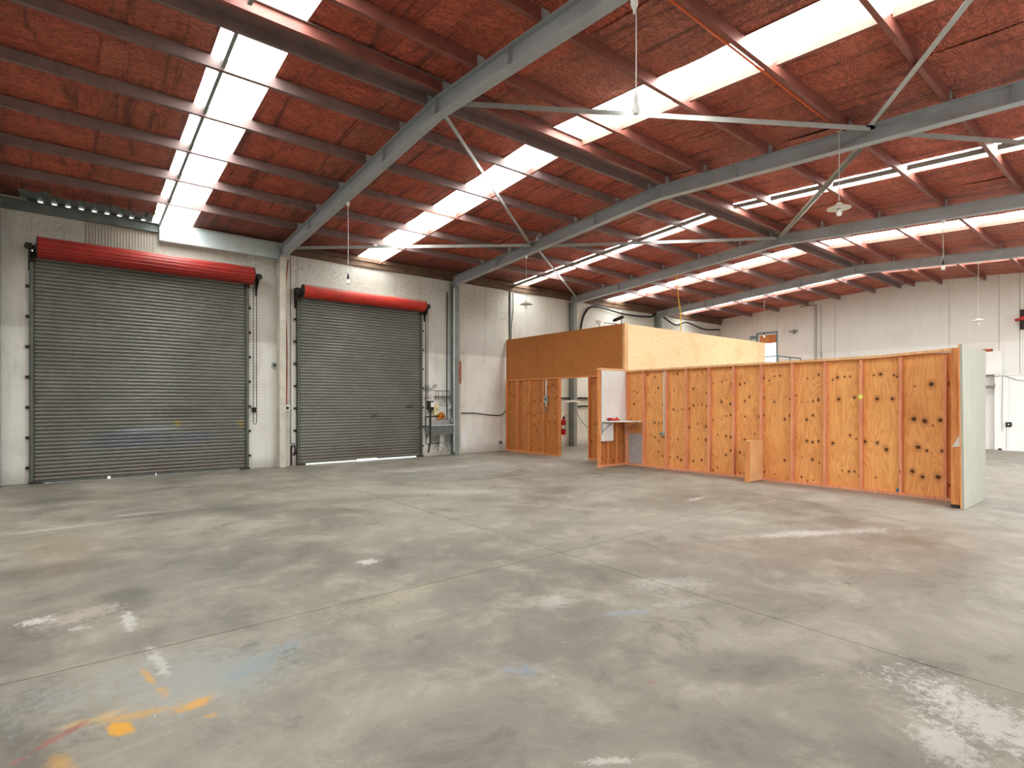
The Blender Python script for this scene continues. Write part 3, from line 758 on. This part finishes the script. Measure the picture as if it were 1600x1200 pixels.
# near end wing: timber post and grey painted sheet
obj('end_post', MB().box(10.33, 10.46, 2.16, 2.30, .05, 2.40).box(10.46, PF, 2.16, 2.25, .01, 2.38), M['timber_post'], pt)
ep = MB(); A = [(10.22, 0), (11.55, 0), (11.53, 2.42), (10.03, 2.425)]
A = [(10.25, .005), (11.55, .005), (11.55, 2.42), (10.12, 2.43)]
ep.add([(x, y, z) for y in (2.125, 2.155) for x, z in A], [(0, 1, 2, 3), (7, 6, 5, 4), (0, 4, 5, 1), (1, 5, 6, 2), (2, 6, 7, 3), (3, 7, 4, 0)])
obj('end_panel', ep, M['panel_grey'], pt)['label'] = 'sage grey painted end sheet'
et = MB()
et.add([(x, y, z) for y in (2.156, 2.172) for x, z in [(10.25, .005), (10.36, .005), (10.23, 2.43), (10.12, 2.43)]], [(0, 1, 2, 3), (7, 6, 5, 4), (0, 4, 5, 1), (1, 5, 6, 2), (2, 6, 7, 3), (3, 7, 4, 0)])
obj('end_trim', et, M['timber_post'], pt)
obj('packer', MB().box(10.3, 10.42, 2.18, 2.30, 0, .05), M['rust'], pt)

# stub wall
sw = thing('stub_wall', (10.75, 5.58, 0), 'low plywood stub wall standing out from the long partition', 'stub wall')
obj('panel', MB().box(10.46, 10.955, 5.50, 5.515, .01, .80), M['timber_light'], sw)
obj('panel', MB().box(10.46, 10.955, 5.605, 5.62, .01, .80), M['timber_light'], sw)
obj('end_stud', MB().box(10.44, 10.49, 5.515, 5.605, .0, .79), M['timber_post'], sw)
obj('cap', MB().box(10.44, 10.955, 5.497, 5.623, .80, .815), M['timber_light'], sw)

# corner shelf
sh = thing('corner_shelf', (10.6, 8.9, 1.1), 'thin white corner shelf on two steel brackets under the white board', 'shelf')
m = MB(); pts = [(10.04, 9.03), (10.955, 9.03), (10.955, 8.53), (10.90, 8.5)]
for k in range(1, 8):
    f = k / 8; pts.append((10.90 + (10.04 - 10.90) * f, 8.5 + .53 * f - .12 * math.sin(PI * f)))
n = len(pts)
m.add([(x, y, z) for z in (1.10, 1.122) for x, y in pts], [tuple(range(n)), tuple(range(2 * n - 1, n - 1, -1))] + [(i, (i + 1) % n, n + (i + 1) % n, n + i) for i in range(n)])
obj('shelf_board', m, M['board_white'], sh)
for (x, y), (dx, dy) in (((10.07, 9.02), (.30, -.06)), ((10.935, 9.0), (0, -.36))):
    obj('bracket', MB().tube([(x, y, .80), (x, y, 1.09), (x + dx * 1.05, y + dy * 1.05, 1.09)], .012, 4).tube([(x, y, .86), (x + dx, y + dy, 1.08)], .010, 4), M['zinc'], sh)
rg = MB(); rnd = random.Random(5)
for k in range(9):
    x = 10.22 + .04 * k; rg.tube([(x, 8.96 + rnd.uniform(-.02, .02), 1.135), (x + .03, 8.95, 1.16 + rnd.uniform(0, .05)), (x + .055, 8.94 + rnd.uniform(-.02, .02), 1.137)], .014, 6)
obj('red_strap', rg, M['red'], None, 'small crumpled red strap lying on the white corner shelf', 'strap')
obj('black_clip', MB().tube([(10.17, 8.97, 1.19), (10.21, 8.96, 1.135), (10.235, 8.96, 1.2)], .012, 6), M['black'], None, 'tiny black clip beside the red strap on the corner shelf', 'clip')

# things fixed on the partition
o = thing('power_outlet', (PF + .03, 7.97, .8), 'white conduit drop with a round grey socket on the orange partition', 'socket')
obj('conduit', MB().tube([(PB - .02, 7.93, .87), (PB - .02, 7.93, 2.345)], .019, 8), M['white_plastic'], o)
obj('socket_box', MB().box(PB - .06, PB - .002, 7.88, 7.98, .77, .88), M['grey_plastic'], o, bevel=.008)
obj('socket_face', MB().lathe([(.045, -.04), (.05, -.005), (.05, 0)], (PB - .06, 7.96, .825), 16, 'x'), M['grey_plastic'], o)
obj('socket_hole', MB().lathe([(.022, -.043), (.022, 0)], (PB - .06, 7.96, .825), 12, 'x'), M['black'], o)
def disc(name, y, z, r, mat, label, cat, x=PF):
    obj(name, MB().lathe([(r * .96, -.008), (r, -.004), (r, 0)], (x, y, z), 20, 'x'), mat, None, label, cat)
M['lime'] = simple('lime_yellow_plastic', (222, 226, 110), .5, 0, .05, 8)
M['teal'] = simple('teal_blue_paint', (26, 124, 150), .5, 0, .1, 8)
M['amber'] = simple('amber_sticker', (236, 176, 40), .5, 0, .1, 8)
disc('lime_disc', 3.73, 1.68, .042, M['lime'], 'round lime yellow disc stuck on a stud of the partition', 'disc')
disc('teal_disc', 3.18, .075, .036, M['teal'], 'small round teal blue disc low on the partition by the bottom plate', 'disc', PB)
disc('amber_sticker', 6.15, 1.675, .022, M['amber'], 'tiny amber sticker on a partition stud left of the stub wall', 'sticker')
disc('amber_sticker', 9.05, 1.76, .018, M['amber'], 'tiny amber sticker on the far end post of the partition wing', 'sticker', 10.005)
m = MB(); m.add([(x, y, z) for x in (10.320, 10.328) for y, z in ((2.17, .93), (2.285, .91), (2.17, 1.16))], [(0, 1, 2), (5, 4, 3), (0, 3, 4, 1), (1, 4, 5, 2), (2, 5, 3, 0)])
obj('paper_and_leak_scrap', m, M['white_plastic'], None, 'torn white paper triangle on the end post of the partition', 'paper')

# conduit and switch on the plywood room front
o = thing('light_switch', (PX - .02, 12.2, 1.5), 'grey switch box with white conduit on the front of the plywood room', 'switch')
obj('conduit', MB().tube([(PX - .02, 12.2, 1.45), (PX - .02, 12.2, 2.27)], .02, 8), M['white_plastic'], o)
obj('box', MB().box(PX - .06, PX - .005, 12.12, 12.28, 1.55, 1.78), M['grey_plastic'], o, bevel=.008)
obj('toggle', MB().box(PX - .08, PX - .06, 12.17, 12.21, 1.65, 1.70), M['black'], o)
obj('tail', MB().tube([(PX - .02, 12.24, 1.55), (PX - .02, 12.25, 1.3), (PX - .01, 12.2, 1.25)], .012, 6), M['grey_plastic'], o)

# fire extinguisher
o = thing('fire_extinguisher', (11.36, 11.62, .82), 'red fire extinguisher hung just inside the plywood room doorway', 'fire extinguisher')
ex, ey = 11.36, 11.70
obj('cylinder', MB().lathe([(.06, .62), (.07, .66), (.07, 1.0), (.055, 1.06), (.025, 1.09), (.025, 1.11)], (ex, ey, 0), 16), M['red'], o, smooth=True)
obj('valve', MB().box(ex - .025, ex + .025, ey - .05, ey + .02, 1.11, 1.15), M['black'], o)
obj('handle', MB().tube([(ex, ey + .02, 1.13), (ex, ey - .08, 1.19), (ex, ey - .11, 1.18)], .011, 6).tube([(ex, ey + .02, 1.12), (ex, ey - .09, 1.14)], .010, 6), M['black'], o)
obj('hose', MB().tube([(ex, ey - .05, 1.12), (ex - .02, ey - .11, 1.0), (ex - .02, ey - .085, .75)], .011, 6), M['black'], o)
obj('band_label', MB().lathe([(.0712, .80), (.0712, .9)], (ex, ey, 0), 16), M['white_plastic'], o)
obj('hook', MB().box(PX + .024, ex - .06, ey - .015, ey + .015, .98, 1.0), M['rust'], o)

# cctv and odds on top of the plywood room
o = thing('security_camera', (11.2, 9.36, 3.62), 'dark bullet security camera on the top corner of the plywood room', 'camera')
obj('post', MB().tube([(11.17, 9.35, 3.6), (11.17, 9.35, 3.78)], .012, 6).tube([(11.17, 9.35, 3.74), (11.16, 9.30, 3.95)], .004, 5), M['black'], o)
obj('body', MB().sweep([(.045 * math.cos(a * PI / 5), .045 * math.sin(a * PI / 5)) for a in range(10)], (11.12, 9.55, 3.73), (11.18, 9.30, 3.80), (0, 0, 1)), M['rust'], o)
obj('lens', MB().sweep([(.03 * math.cos(a * PI / 5), .03 * math.sin(a * PI / 5)) for a in range(10)], (11.113, 9.58, 3.722), (11.12, 9.55, 3.73), (0, 0, 1)), M['black'], o)
o = thing('dome_camera', (11.2, 10.1, 3.62), 'small white dome camera on the top edge of the plywood room', 'camera')
obj('mount', MB().box(11.06, 11.2, 10.02, 10.18, 3.76, 3.785), M['white_plastic'], o).data
obj('stem', MB().tube([(11.16, 10.1, 3.55), (11.16, 10.1, 3.77)], .012, 6), M['grey_plastic'], o)
obj('dome', MB().lathe([(.012, 3.68), (.045, 3.695), (.06, 3.73), (.06, 3.76)], (11.12, 10.1, 0), 14), M['white_plastic'], o, smooth=True)
obj('loose_stick', MB().tube([(11.2, 9.98, 3.72), (11.17, 9.5, 3.634)], .012, 5), M['rust'], None, 'dark stick lying along the top edge of the plywood room', 'stick')

# ------------------------------------------------------------------ pendant lamps
def bulb_parts(o, x, y, zb, sc=1.):
    obj('bulb', MB().lathe([(.004, zb), (.022 * sc, zb + .005), (.034 * sc, zb + .028 * sc), (.034 * sc, zb + .045 * sc), (.018 * sc, zb + .085 * sc), (.014 * sc, zb + .10 * sc)], (x, y, 0), 16), M['bulb'], o, smooth=True)


def pendant(x, y, zt, zb, label, shade=False, rose='round', sc=1.15, holder='black'):
    o = thing('pendant_lamp', (x, y, zb), label, 'lamp', 'pendant lamps')
    bulb_parts(o, x, y, zb, sc)
    z = zb + .095 * sc
    obj('lamp_holder', MB().lathe([(.02, z - .01), (.021, z + .05), (.012, z + .085), (.006, z + .12)], (x, y, 0), 12), M['enamel' if holder == 'white' else 'black'], o)
    obj('cord', MB().tube([(x, y, z + .11), (x + .004, y, (z + zt) / 2), (x, y, zt)], .006, 6), M['cable'], o)
    if shade:
        obj('shade', MB().lathe([(.165, z + .005), (.16, z + .012), (.10, z + .03), (.035, z + .075), (.03, z + .09), (.026, z + .085), (.09, z + .028), (.158, z + .004)], (x, y, 0), 24), M['enamel'], o, smooth=True)
    if rose == 'bell':
        obj('ceiling_rose', MB().lathe([(.014, zt - .20), (.012, zt - .16), (.022, zt - .15), (.034, zt - .12), (.036, zt - .005), (.03, zt)], (x - .05, y - .02, .02), 14), M['white_plastic'], o, smooth=True)
        obj('hook', MB().tube([(x - .05, y - .02, zt - .02), (x, y, zt - .01), (x + .02, y, zt + .03)], .007, 6), M['rust'], o)
    else:
        obj('ceiling_rose', MB().lathe([(.022, zt - .07), (.032, zt - .05), (.034, zt), (.03, zt + .005)], (x, y, 0), 14), M['white_plastic'], o, smooth=True)


rb = lambda y: roof(y) - .19 - H_
pendant(F1 + .06, 10.02, rb(10.02) - .005, 3.80, 'bare bulb pendant hanging in front of the smaller roller shutter')
pendant(F1 + .09, 3.27, rb(3.27) - .005, 4.27, 'bare bulb pendant on a long cord against the bright skylight at top', rose='bell', holder='white')
pendant(F2 - .09, 3.34, 5.70, 4.37, 'pendant lamp with white enamel shade under the second rafter', True)
pendant(F3 + .0, 3.27, rb(3.27) - .005, 4.32, 'bare bulb pendant in front of the fourth rafter at right')
pendant(F4 + .0, 3.67, rb(3.67) - .005, 3.66, 'shaded pendant lamp hanging before the white end wall at right', True)
pendant(F2 + .0, 10.69, rb(10.69) - .005, 3.96, 'shaded pendant lamp hanging before the wall left of the plywood room', True)
pendant(F4 + .0, 9.55, rb(9.55) - .005, 3.86, 'bare bulb pendant hanging in front of the upper doorway')

# pipes and cords along the roof
z3 = roof(3.3) - .19
obj('orange_pipe', MB().tube([(-1, 3.30, z3), (4.5, 3.30, z3), (F2 - .12, 3.33, z3 + .02), (F2 - .09, 3.34, 5.72)], .013, 8), M['copper'], None, 'thin orange pipe run along a purlin to the enamel shaded lamp', 'pipe')
z3 = roof(10.2) - .19
obj('orange_cable', MB().tube([(F1 + .08, 10.10, z3), (6.5, 10.12, z3 - .01), (F2 - .12, 10.14, z3)], .006, 6), M['copper'], None, 'thin orange cable along a purlin between first and second rafters', 'cable')
o = thing('junction_box', (F2 - .11, 10.15, 5.6), 'tiny white junction fitting on second rafter at the end of the orange cable', 'junction box')
obj('cap', MB().lathe([(.03, 0), (.035, .05), (.02, .09)], (F2 - .11, 10.15, z3 - .04), 12), M['white_plastic'], o)
obj('base', MB().box(F2 - .13, F2 - .08, 10.12, 10.18, z3 + .05, z3 + .07), M['white_plastic'], o)
obj('yellow_rope', MB().tube(cr([(F3, 9.69, rb(9.69)), (F3 + .01, 9.65, 4.8), (F3 + .04, 9.58, 4.2), (F3, 9.55, 3.55)]), .013, 6), M['yellow'], None, 'yellow rope hanging from the third rafter above the plywood room', 'rope')
obj('black_hose', MB().tube(cr([(14.55, YN - .05, 3.3), (14.62, YN - .05, 4.3), (14.85, YN - .06, 4.9), (15.4, YN - .08, 5.18), (17, YN - .1, 5.05), (18.6, YN - .1, 5.1), (19.0, YN - .08, 5.25)]), .035, 8), M['black'], None, 'thick black hose curving up the wall above the plywood room', 'hose')
obj('black_cable', MB().tube(cr([(19.4, YN - .15, 5.2), (20.4, YN - .12, 4.92), (21.2, YN - .12, 5.1), (22.6, YN - .12, 4.92), (23.9, YN - .12, 5.0)]), .035, 8), M['black'], None, 'black cable sagging under the eave near the far wall corner', 'cable')

# ------------------------------------------------------------------ things on the roller door wall
def outlet(x, z, w_, h_, label, dark=True, y=YN, mat='grey_plastic'):
    o = thing('wall_socket', (x, y, z), label, 'socket')
    obj('plate', MB().box(x - w_, x + w_, y - .05, y - .002, z - h_, z + h_), M[mat], o, bevel=.006)
    obj('insert', MB().lathe([(w_ * .55, -.012), (w_ * .6, 0)], (x, y - .05, z), 14, 'y'), M['black' if dark else 'rust'], o)


outlet(3.90, 2.49, .055, .065, 'grey square socket high on the wall between the two roller doors', False)
outlet(4.17, 1.44, .065, .075, 'white socket with dark face on the pilaster between the roller doors', True, YN - .12, 'white_plastic')
outlet(10.9, .28, .06, .06, 'dark round socket low on the wall left of the plywood room', True)
obj('conduit', MB().tube([(4.29, YN - .025, .55), (4.29, YN - .025, 5.2)], .018, 8), M['grey_plastic'], None, 'grey conduit down the wall left of the smaller shutter', 'conduit')
obj('brown_cable', MB().tube(cr([(4.20, YN - .135, 5.1), (4.15, YN - .135, 4.6), (4.13, YN - .135, 3.9), (4.17, YN - .135, 3.0), (4.16, YN - .135, 1.5)]), .012, 6), M['rust_wood'], None, 'brown cable snaking down the pilaster to the white socket', 'cable')
o = thing('tap', (4.31, YN - .05, .4), 'dark standpipe tap low beside the smaller shutter', 'tap')
obj('pipe', MB().tube([(4.30, YN - .05, 0), (4.30, YN - .05, .5)], .02, 8), M['rust'], o)
obj('spout', MB().tube([(4.30, YN - .05, .48), (4.36, YN - .10, .5), (4.37, YN - .12, .38), (4.33, YN - .12, .25)], .022, 8), M['rust'], o)
obj('handle', MB().box(4.27, 4.39, YN - .07, YN - .05, .53, .55), M['rust'], o)

# sink corner
o = thing('trough_sink', (8.7, YN - .2, .6), 'dull grey metal trough sink on the wall beside the dark column', 'sink')
m = MB(); y0, y1 = YN - .40, YN - .01
outer = [(8.08, y0), (8.87, y0), (8.87, y1), (8.08, y1)]; low = [(8.13, y0 + .06), (8.83, y0 + .06), (8.83, y1), (8.13, y1)]
m.add([(x, y, .90) for x, y in outer] + [(x, y, .62) for x, y in low] + [(x + (.03 if x < 8.45 else -.03), y + (.03 if y < y0 + .1 else -.03), .90) for x, y in outer] + [(x + (.03 if x < 8.45 else -.03), y + (.03 if y < y0 + .1 else -.03), .65) for x, y in low],
      [(0, 1, 5, 4), (1, 2, 6, 5), (2, 3, 7, 6), (3, 0, 4, 7), (4, 5, 6, 7), (8, 9, 1, 0), (9, 10, 2, 1), (10, 11, 3, 2), (11, 8, 0, 3), (8, 12, 13, 9), (9, 13, 14, 10), (10, 14, 15, 11), (11, 15, 12, 8), (12, 15, 14, 13)])
obj('basin', m, M['zinc'], o)
obj('rim', MB().tube([(8.07, y0, .905), (8.88, y0, .905), (8.88, y1, .905)], .014, 6), M['galv'], o)
obj('waste_pipe', MB().tube([(8.55, YN - .18, .62), (8.55, YN - .18, .45), (8.60, YN - .08, .36), (8.60, YN - .05, .15)], .028, 8), M['white_plastic'], o)
obj('splashback', MB().box(8.3, 9.0, YN - .018, YN - .003, .92, 1.07), M['board_grey'], o)
obj('leg_bracket', MB().tube([(8.2, YN - .025, .3), (8.5, YN - .2, .62)], .014, 6), M['zinc'], o)
o = thing('drain_pipe', (8.35, YN - .08, .2), 'black vertical pipe in front of the left end of the sink', 'pipe')
obj('pipe', MB().tube([(7.98, YN - .44, .14), (8.04, YN - .45, .45), (8.05, YN - .44, 1.0), (8.27, YN - .08, 1.37)], .026, 8), M['black'], o)
obj('collar', MB().lathe([(.035, 1.28), (.035, 1.36)], (8.265, YN - .09, 0), 10), M['black'], o)
o = thing('pump_switch', (8.25, YN - .05, 1.4), 'black switch box with white face on the wall above the sink', 'switch box')
obj('housing', MB().box(8.17, 8.36, YN - .10, YN - .003, 1.36, 1.62), M['black'], o, bevel=.008)
obj('face', MB().box(8.26, 8.365, YN - .125, YN - .10, 1.44, 1.58), M['white_plastic'], o)
o = thing('soap_box', (8.45, YN - .05, 1.2), 'cream soap dispenser box on the wall above the sink', 'dispenser')
obj('case', MB().box(8.38, 8.52, YN - .11, YN - .003, 1.20, 1.53), M['cream'], o, bevel=.012)
obj('knob', MB().lathe([(.018, -.02), (.018, 0)], (8.46, YN - .11, 1.37), 10, 'y'), M['black'], o)
m = MB(); rnd = random.Random(2)
m.grid([[(8.52 + .26 * i / 8, YN - .03 - .03 * math.sin(i * 1.3 + j) - .02 * (j % 2), 1.27 - .19 * j / 5 - .02 * math.sin(i)) for i in range(9)] for j in range(6)])
o = obj('orange_cloth', m, M['orange'], None, 'crumpled orange cloth hanging on the wall above the sink', 'cloth', smooth=True)
so = o.modifiers.new('thick', 'SOLIDIFY'); so.thickness = .012
o = thing('wire_rack', (8.6, YN - .06, 1.75), 'dark wire rack on the wall above the sink', 'rack')
obj('frame', MB().tube([(8.42, YN - .01, 1.92), (8.42, YN - .14, 1.92), (8.88, YN - .14, 1.92), (8.88, YN - .01, 1.92)], .009, 6).tube([(8.42, YN - .01, 1.75), (8.42, YN - .14, 1.75), (8.88, YN - .14, 1.75), (8.88, YN - .01, 1.75)], .010, 6), M['rust'], o)
for x in (8.42, 8.5, 8.65, 8.88):
    obj('hook', MB().tube([(x, YN - .14, 1.92), (x, YN - .14, 1.70), (x, YN - .10, 1.66)], .007, 6), M['rust'], o)
obj('shelf_strip', MB().box(8.42, 8.95, YN - .15, YN - .02, 1.735, 1.75), M['rust'], o)
hg = MB().tube([(8.70, YN - .14, 1.73), (8.715, YN - .14, 1.70), (8.70, YN - .14, 1.66), (8.70, YN - .14, 1.62), (8.86, YN - .14, 1.52), (8.84, YN - .14, 1.485), (8.56, YN - .14, 1.485), (8.54, YN - .14, 1.52), (8.70, YN - .14, 1.62)], .007, 6)
obj('clothes_hanger', hg, M['rust'], None, 'wire clothes hanger hooked on the rack above the sink', 'hanger')
obj('water_pipe', MB().tube([(8.86, YN - .03, 1.05), (8.86, YN - .03, 2.6), (8.87, YN - .03, 4.9)], .016, 6).tube([(8.14, YN - .03, 1.16), (8.8, YN - .03, 1.16)], .013, 6).tube([(8.14, YN - .03, 1.16), (8.14, YN - .03, .36), (8.68, YN - .03, .36)], .013, 6), M['rust'], None, 'thin dark water pipes framing the wall around the sink', 'pipe')
obj('wire_loop', MB().tube(cr([(8.12, YN - .05, 4.1), (8.13, YN - .05, 1.9), (8.10, YN - .05, .9), (8.17, YN - .05, .55), (8.24, YN - .05, .9), (8.22, YN - .05, 1.6)]), .009, 6), M['rust'], None, 'dark wire hanging in a loop right of the smaller shutter', 'wire')
o = thing('tap', (8.92, YN - .1, 1.0), 'white wall tap box at the right end of the sink', 'tap')
obj('body', MB().box(8.88, 8.97, YN - .09, YN - .003, 1.38, 1.52), M['white_plastic'], o)
obj('spout', MB().tube([(8.92, YN - .05, 1.38), (8.92, YN - .08, 1.2), (8.92, YN - .2, 1.1), (8.92, YN - .22, 1.0)], .013, 6), M['galv'], o)
o = thing('warning_board', (9.26, YN - .16, 2.2), 'narrow orange wooden board standing on the pilaster right of the dark column', 'board')
obj('strip', MB().box(9.22, 9.30, YN - .15, YN - .12, 2.15, 2.83), M['rust_wood'], o)
obj('switch', MB().box(9.155, 9.215, YN - .17, YN - .12, 2.62, 2.78), M['white_plastic'], o)
obj('wall_cable', MB().tube(cr([(9.32, YN - .03, 1.25), (9.9, YN - .04, 1.235), (10.5, YN - .05, 1.17), (10.9, YN - .05, 1.16), (11.08, YN - .05, 1.28), (11.16, YN - .06, 1.42)]), .016, 6), M['black'], None, 'black cable sagging along the wall toward the plywood room', 'cable')
obj('wall_conduit', MB().tube([(11.30, YN - .03, .1), (11.30, YN - .03, 5.24)], .028, 8), M['beam_dark'], None, 'grey conduit rising at the wall joint beside the plywood room', 'conduit')
obj('loose_cable', MB().tube(cr([(11.42, YN - .03, 5.2), (11.43, YN - .04, 4.7), (11.36, YN - .04, 4.1), (11.32, YN - .06, 3.3), (11.30, YN - .07, 2.2), (11.19, YN - .07, 1.5)]), .012, 6), M['black'], None, 'thin loose black cable beside the grey conduit at the wall joint', 'cable')
obj('column_conduit', MB().tube([(8.93, YN - .32, .1), (8.93, YN - .32, 5.0)], .022, 8), M['galv'], None, 'pale conduit on the face of the dark column by the sink', 'conduit')

# inside the plywood room, seen through the doorway
obj('inner_rail', MB().box(13.2, 14.05, YN - .06, YN - .003, 1.70, 1.75), M['rust'], None, 'dark steel rail on the wall inside the doorway, left of the column', 'rail')
obj('inner_rail', MB().box(14.4, 15.4, YN - .06, YN - .003, 1.70, 1.76).box(14.4, 15.4, YN - .10, YN - .06, 1.70, 1.715), M['rust'], None, 'dark steel rail on the wall inside the doorway, right of the column', 'rail')
obj('white_pipe', MB().tube([(13.6, YN - .2, 1.58), (13.95, YN - .36, 1.62), (14.3, YN - .36, 1.55), (14.5, YN - .1, 1.58)], .035, 8), M['white_plastic'], None, 'white pipe bent around the column inside the doorway', 'pipe')
obj('inner_cable', MB().tube([(14.3, YN - .06, 1.42), (14.7, YN - .06, 1.44), (15.6, YN - .06, 1.42)], .03, 6).tube(cr([(14.36, YN - .06, 1.42), (14.5, YN - .06, 1.05), (14.8, YN - .06, .75), (15.1, YN - .06, .62)]), .010, 6), M['black'], None, 'black cable looping down the wall inside the doorway', 'cable')

# ------------------------------------------------------------------ end wall: upper doorway, landing, office front
dd = thing('door_3', (XE, 11.94, dz0), 'upper doorway in the end wall with blue grey frame and bright daylight', 'doorway', kind='structure')
M['frame_blue'] = simple('blue_grey_frame_paint', (120, 136, 142), .5, 0, .1, 6)
obj('frame', MB().box(XE - .03, XE + .12, dy0 - .06, dy0, dz0, dz1 + .06).box(XE - .03, XE + .12, dy1, dy1 + .06, dz0, dz1 + .06).box(XE - .03, XE + .12, dy0, dy1, dz1, dz1 + .06), M['frame_blue'], dd)
obj('frame_lining', MB().box(XE + .03, XE + .15, dy1 - .07, dy1, dz0, dz1).box(XE + .03, XE + .15, dy0, dy1 - .07, dz1 - .07, dz1), M['white_plastic'], dd)
obj('fanlight_board', MB().box(XE + .06, XE + .10, dy0, dy1 - .07, 4.20, dz1 - .07), M['timber_post'], dd)
obj('blue_vent', MB().box(XE - .03, XE - .003, 12.44, 12.72, 4.44, 4.58), M['frame_blue'], None, 'small blue grey vent plate left of the upper doorway', 'vent')
la = thing('landing', (23.2, 11.5, 2.3), 'steel landing below the upper doorway with a thin pipe railing', 'landing')
obj('deck', MB().box(22.0, XE - .01, 10.4, 13.4, 2.30, 2.40), M['timber'], la)
for x, y in ((22.05, 10.45), (22.05, 13.35), (XE - .1, 10.45)):
    obj('post', MB().box(x - .05, x + .05, y - .05, y + .05, 0, 2.30), M['timber'], la)
rl = [(XE - .1, 10.45), (23.1, 10.45), (22.05, 10.45), (22.05, 11.4)]
for x, y in ((22.05, 10.45), (23.1, 10.45), (XE - .1, 10.45), (22.05, 11.4)):
    obj('baluster', MB().tube([(x, y, 2.4), (x, y, 3.42)], .025, 6), M['frame_blue'], la)
obj('handrail', MB().tube([(x, y, 3.43) for x, y in rl], .03, 6), M['frame_blue'], la)
obj('end_wall_conduit', MB().tube([(XE - .03, 9.86, 3.0), (XE - .03, 9.86, 5.62), (XE - .03, 10.5, 5.62)], .022, 6), M['grey_plastic'], None, 'grey conduit down the end wall right of the upper doorway', 'conduit')
o = thing('hanging_flex', (XE - .03, 9.66, 3.3), 'pale hanging cable with a small hook end on the end wall', 'cable')
obj('flex', MB().tube([(XE - .04, 9.66, 3.6), (XE - .04, 9.66, 5.6)], .012, 6), M['grey_plastic'], o)
obj('hook', MB().tube([(XE - .04, 9.70, 3.55), (XE - .04, 9.66, 3.7), (XE - .04, 9.61, 3.55), (XE - .04, 9.66, 3.4), (XE - .04, 9.70, 3.55)], .012, 6), M['grey_plastic'], o)
o = thing('wall_bracket', (XE - .1, 3.5, 4.1), 'dark red iron bracket on the end wall at the right edge', 'bracket')
obj('arm', MB().box(XE - .35, XE - .01, 3.44, 3.52, 4.22, 4.34).box(XE - .05, XE - .004, 3.4, 3.7, 4.24, 4.31), M['drum_red2'], o)
obj('plate', MB().box(XE - .03, XE - .003, 3.38, 3.58, 3.95, 4.6), M['rust'], o)
obj('pulley', MB().lathe([(.11, -.03), (.12, 0), (.11, .03)], (XE - .2, 3.48, 4.12), 14, 'y'), M['rust'], o)
o = thing('wall_lamp_bracket', (XE - .1, 10.7, 4.6), 'small grey bracket fixed on the end wall right of the upper doorway', 'bracket')
obj('arm', MB().box(XE - .15, XE - .004, 10.62, 10.92, 4.60, 4.64), M['zinc'], o)
obj('foot', MB().box(XE - .02, XE - .004, 10.72, 10.80, 4.52, 4.7), M['zinc'], o)

# white office front
XO = 23.85
of = thing('office_partition', (XO, 1.9, 0), 'low white boarded office wall at the far right of the hall', 'office wall')
obj('wall_board', MB().box(XO, XO + .1, YS + .02, 3.80, 0, 2.48), M['office'], of)
obj('wall_board', MB().box(XO, XO + .1, 3.804, 4.16, 0, 2.48), M['office'], of)
obj('recess_board', MB().box(XO + .2, XE - .02, 4.16, 4.75, 0, 2.45), M['office'], of)
obj('head_rail', MB().box(XO - .02, XO + .24, 4.14, 4.75, 2.12, 2.17).box(XO - .03, XO - .005, 4.14, 4.2, 2.10, 2.2), M['grey_plastic'], of)
obj('top_trim', MB().box(XO - .03, XO + .02, YS + .02, 4.16, 2.46, 2.50), M['office'], of)
bx = thing('white_cupboard', (XO + .05, 4.2, 2.5), 'white box cupboard on top of the office front by the end wall', 'cupboard')
obj('case', MB().box(XO - .05, XE - .02, 3.98, 4.85, 2.50, 3.26), M['office'], bx)
obj('door_panel', MB().box(XO - .065, XO - .05, 4.0, 4.34, 2.53, 3.24), M['office'], bx)
obj('door_panel', MB().box(XO - .065, XO - .05, 4.35, 4.83, 2.53, 3.24), M['office'], bx)
obj('timber_offcut', MB().box(XO, XO + .25, 4.25, 4.75, 3.262, 3.36), M['rust_wood'], None, 'orange timber offcut lying on top of the white cupboard', 'timber')
outlet_ = thing('power_point', (XO - .03, 3.82, .85), 'black double socket on the white office wall', 'socket')
obj('plate', MB().box(XO - .05, XO - .002, 3.73, 3.88, .78, .93), M['black'], outlet_, bevel=.008)
obj('switch', MB().box(XO - .06, XO - .05, 3.78, 3.82, .84, .88), M['white_plastic'], outlet_)
obj('office_cable', MB().tube([(XO - .02, 4.15, 2.42), (XO - .02, 3.95, 2.47), (XO - .03, 3.6, 2.3), (XO - .03, 2.9, 2.2), (XO - .03, 2.3, 2.35)], .010, 6).tube([(XO - .02, 3.95, 2.47), (XO - .02, 3.97, .62)], .008, 6).tube([(XO - .01, 3.86, .8), (XO - .01, 3.86, .05)], .006, 6), M['grey_plastic'], None, 'thin grey cable draped across the white office wall', 'cable')
obj('floor_box', MB().box(XO - .05, XO - .002, 3.98, 4.06, .01, .06), M['black'], None, 'tiny black box on the floor against the office wall', 'box')

# white scraps standing in for daylight leaking under the large shutter
def scrap(x, y, s_, label, a):
    m = MB(); c, q = math.cos(a), math.sin(a)
    P = [[(x + s_ * (c * (i - 1.5) * .6 - q * (j - 1) * .5), y + s_ * (q * (i - 1.5) * .6 + c * (j - 1) * .5), .006 + s_ * .25 * abs(math.sin(i * 2.1 + j * 1.7))) for i in range(4)] for j in range(3)]
    m.grid(P); o = obj('paper_and_leak_scrap', m, M['white_plastic'], None, label, 'paper', group='light leak stand-ins')
    k = o.modifiers.new('thick', 'SOLIDIFY'); k.thickness = .003
scrap(-.33, 13.98, .06, 'white scrap standing in for leaking daylight at the left foot of the large shutter', .5)
scrap(.62, 13.98, .05, 'white scrap standing in for leaking daylight before the middle left of the large shutter', 1.3)
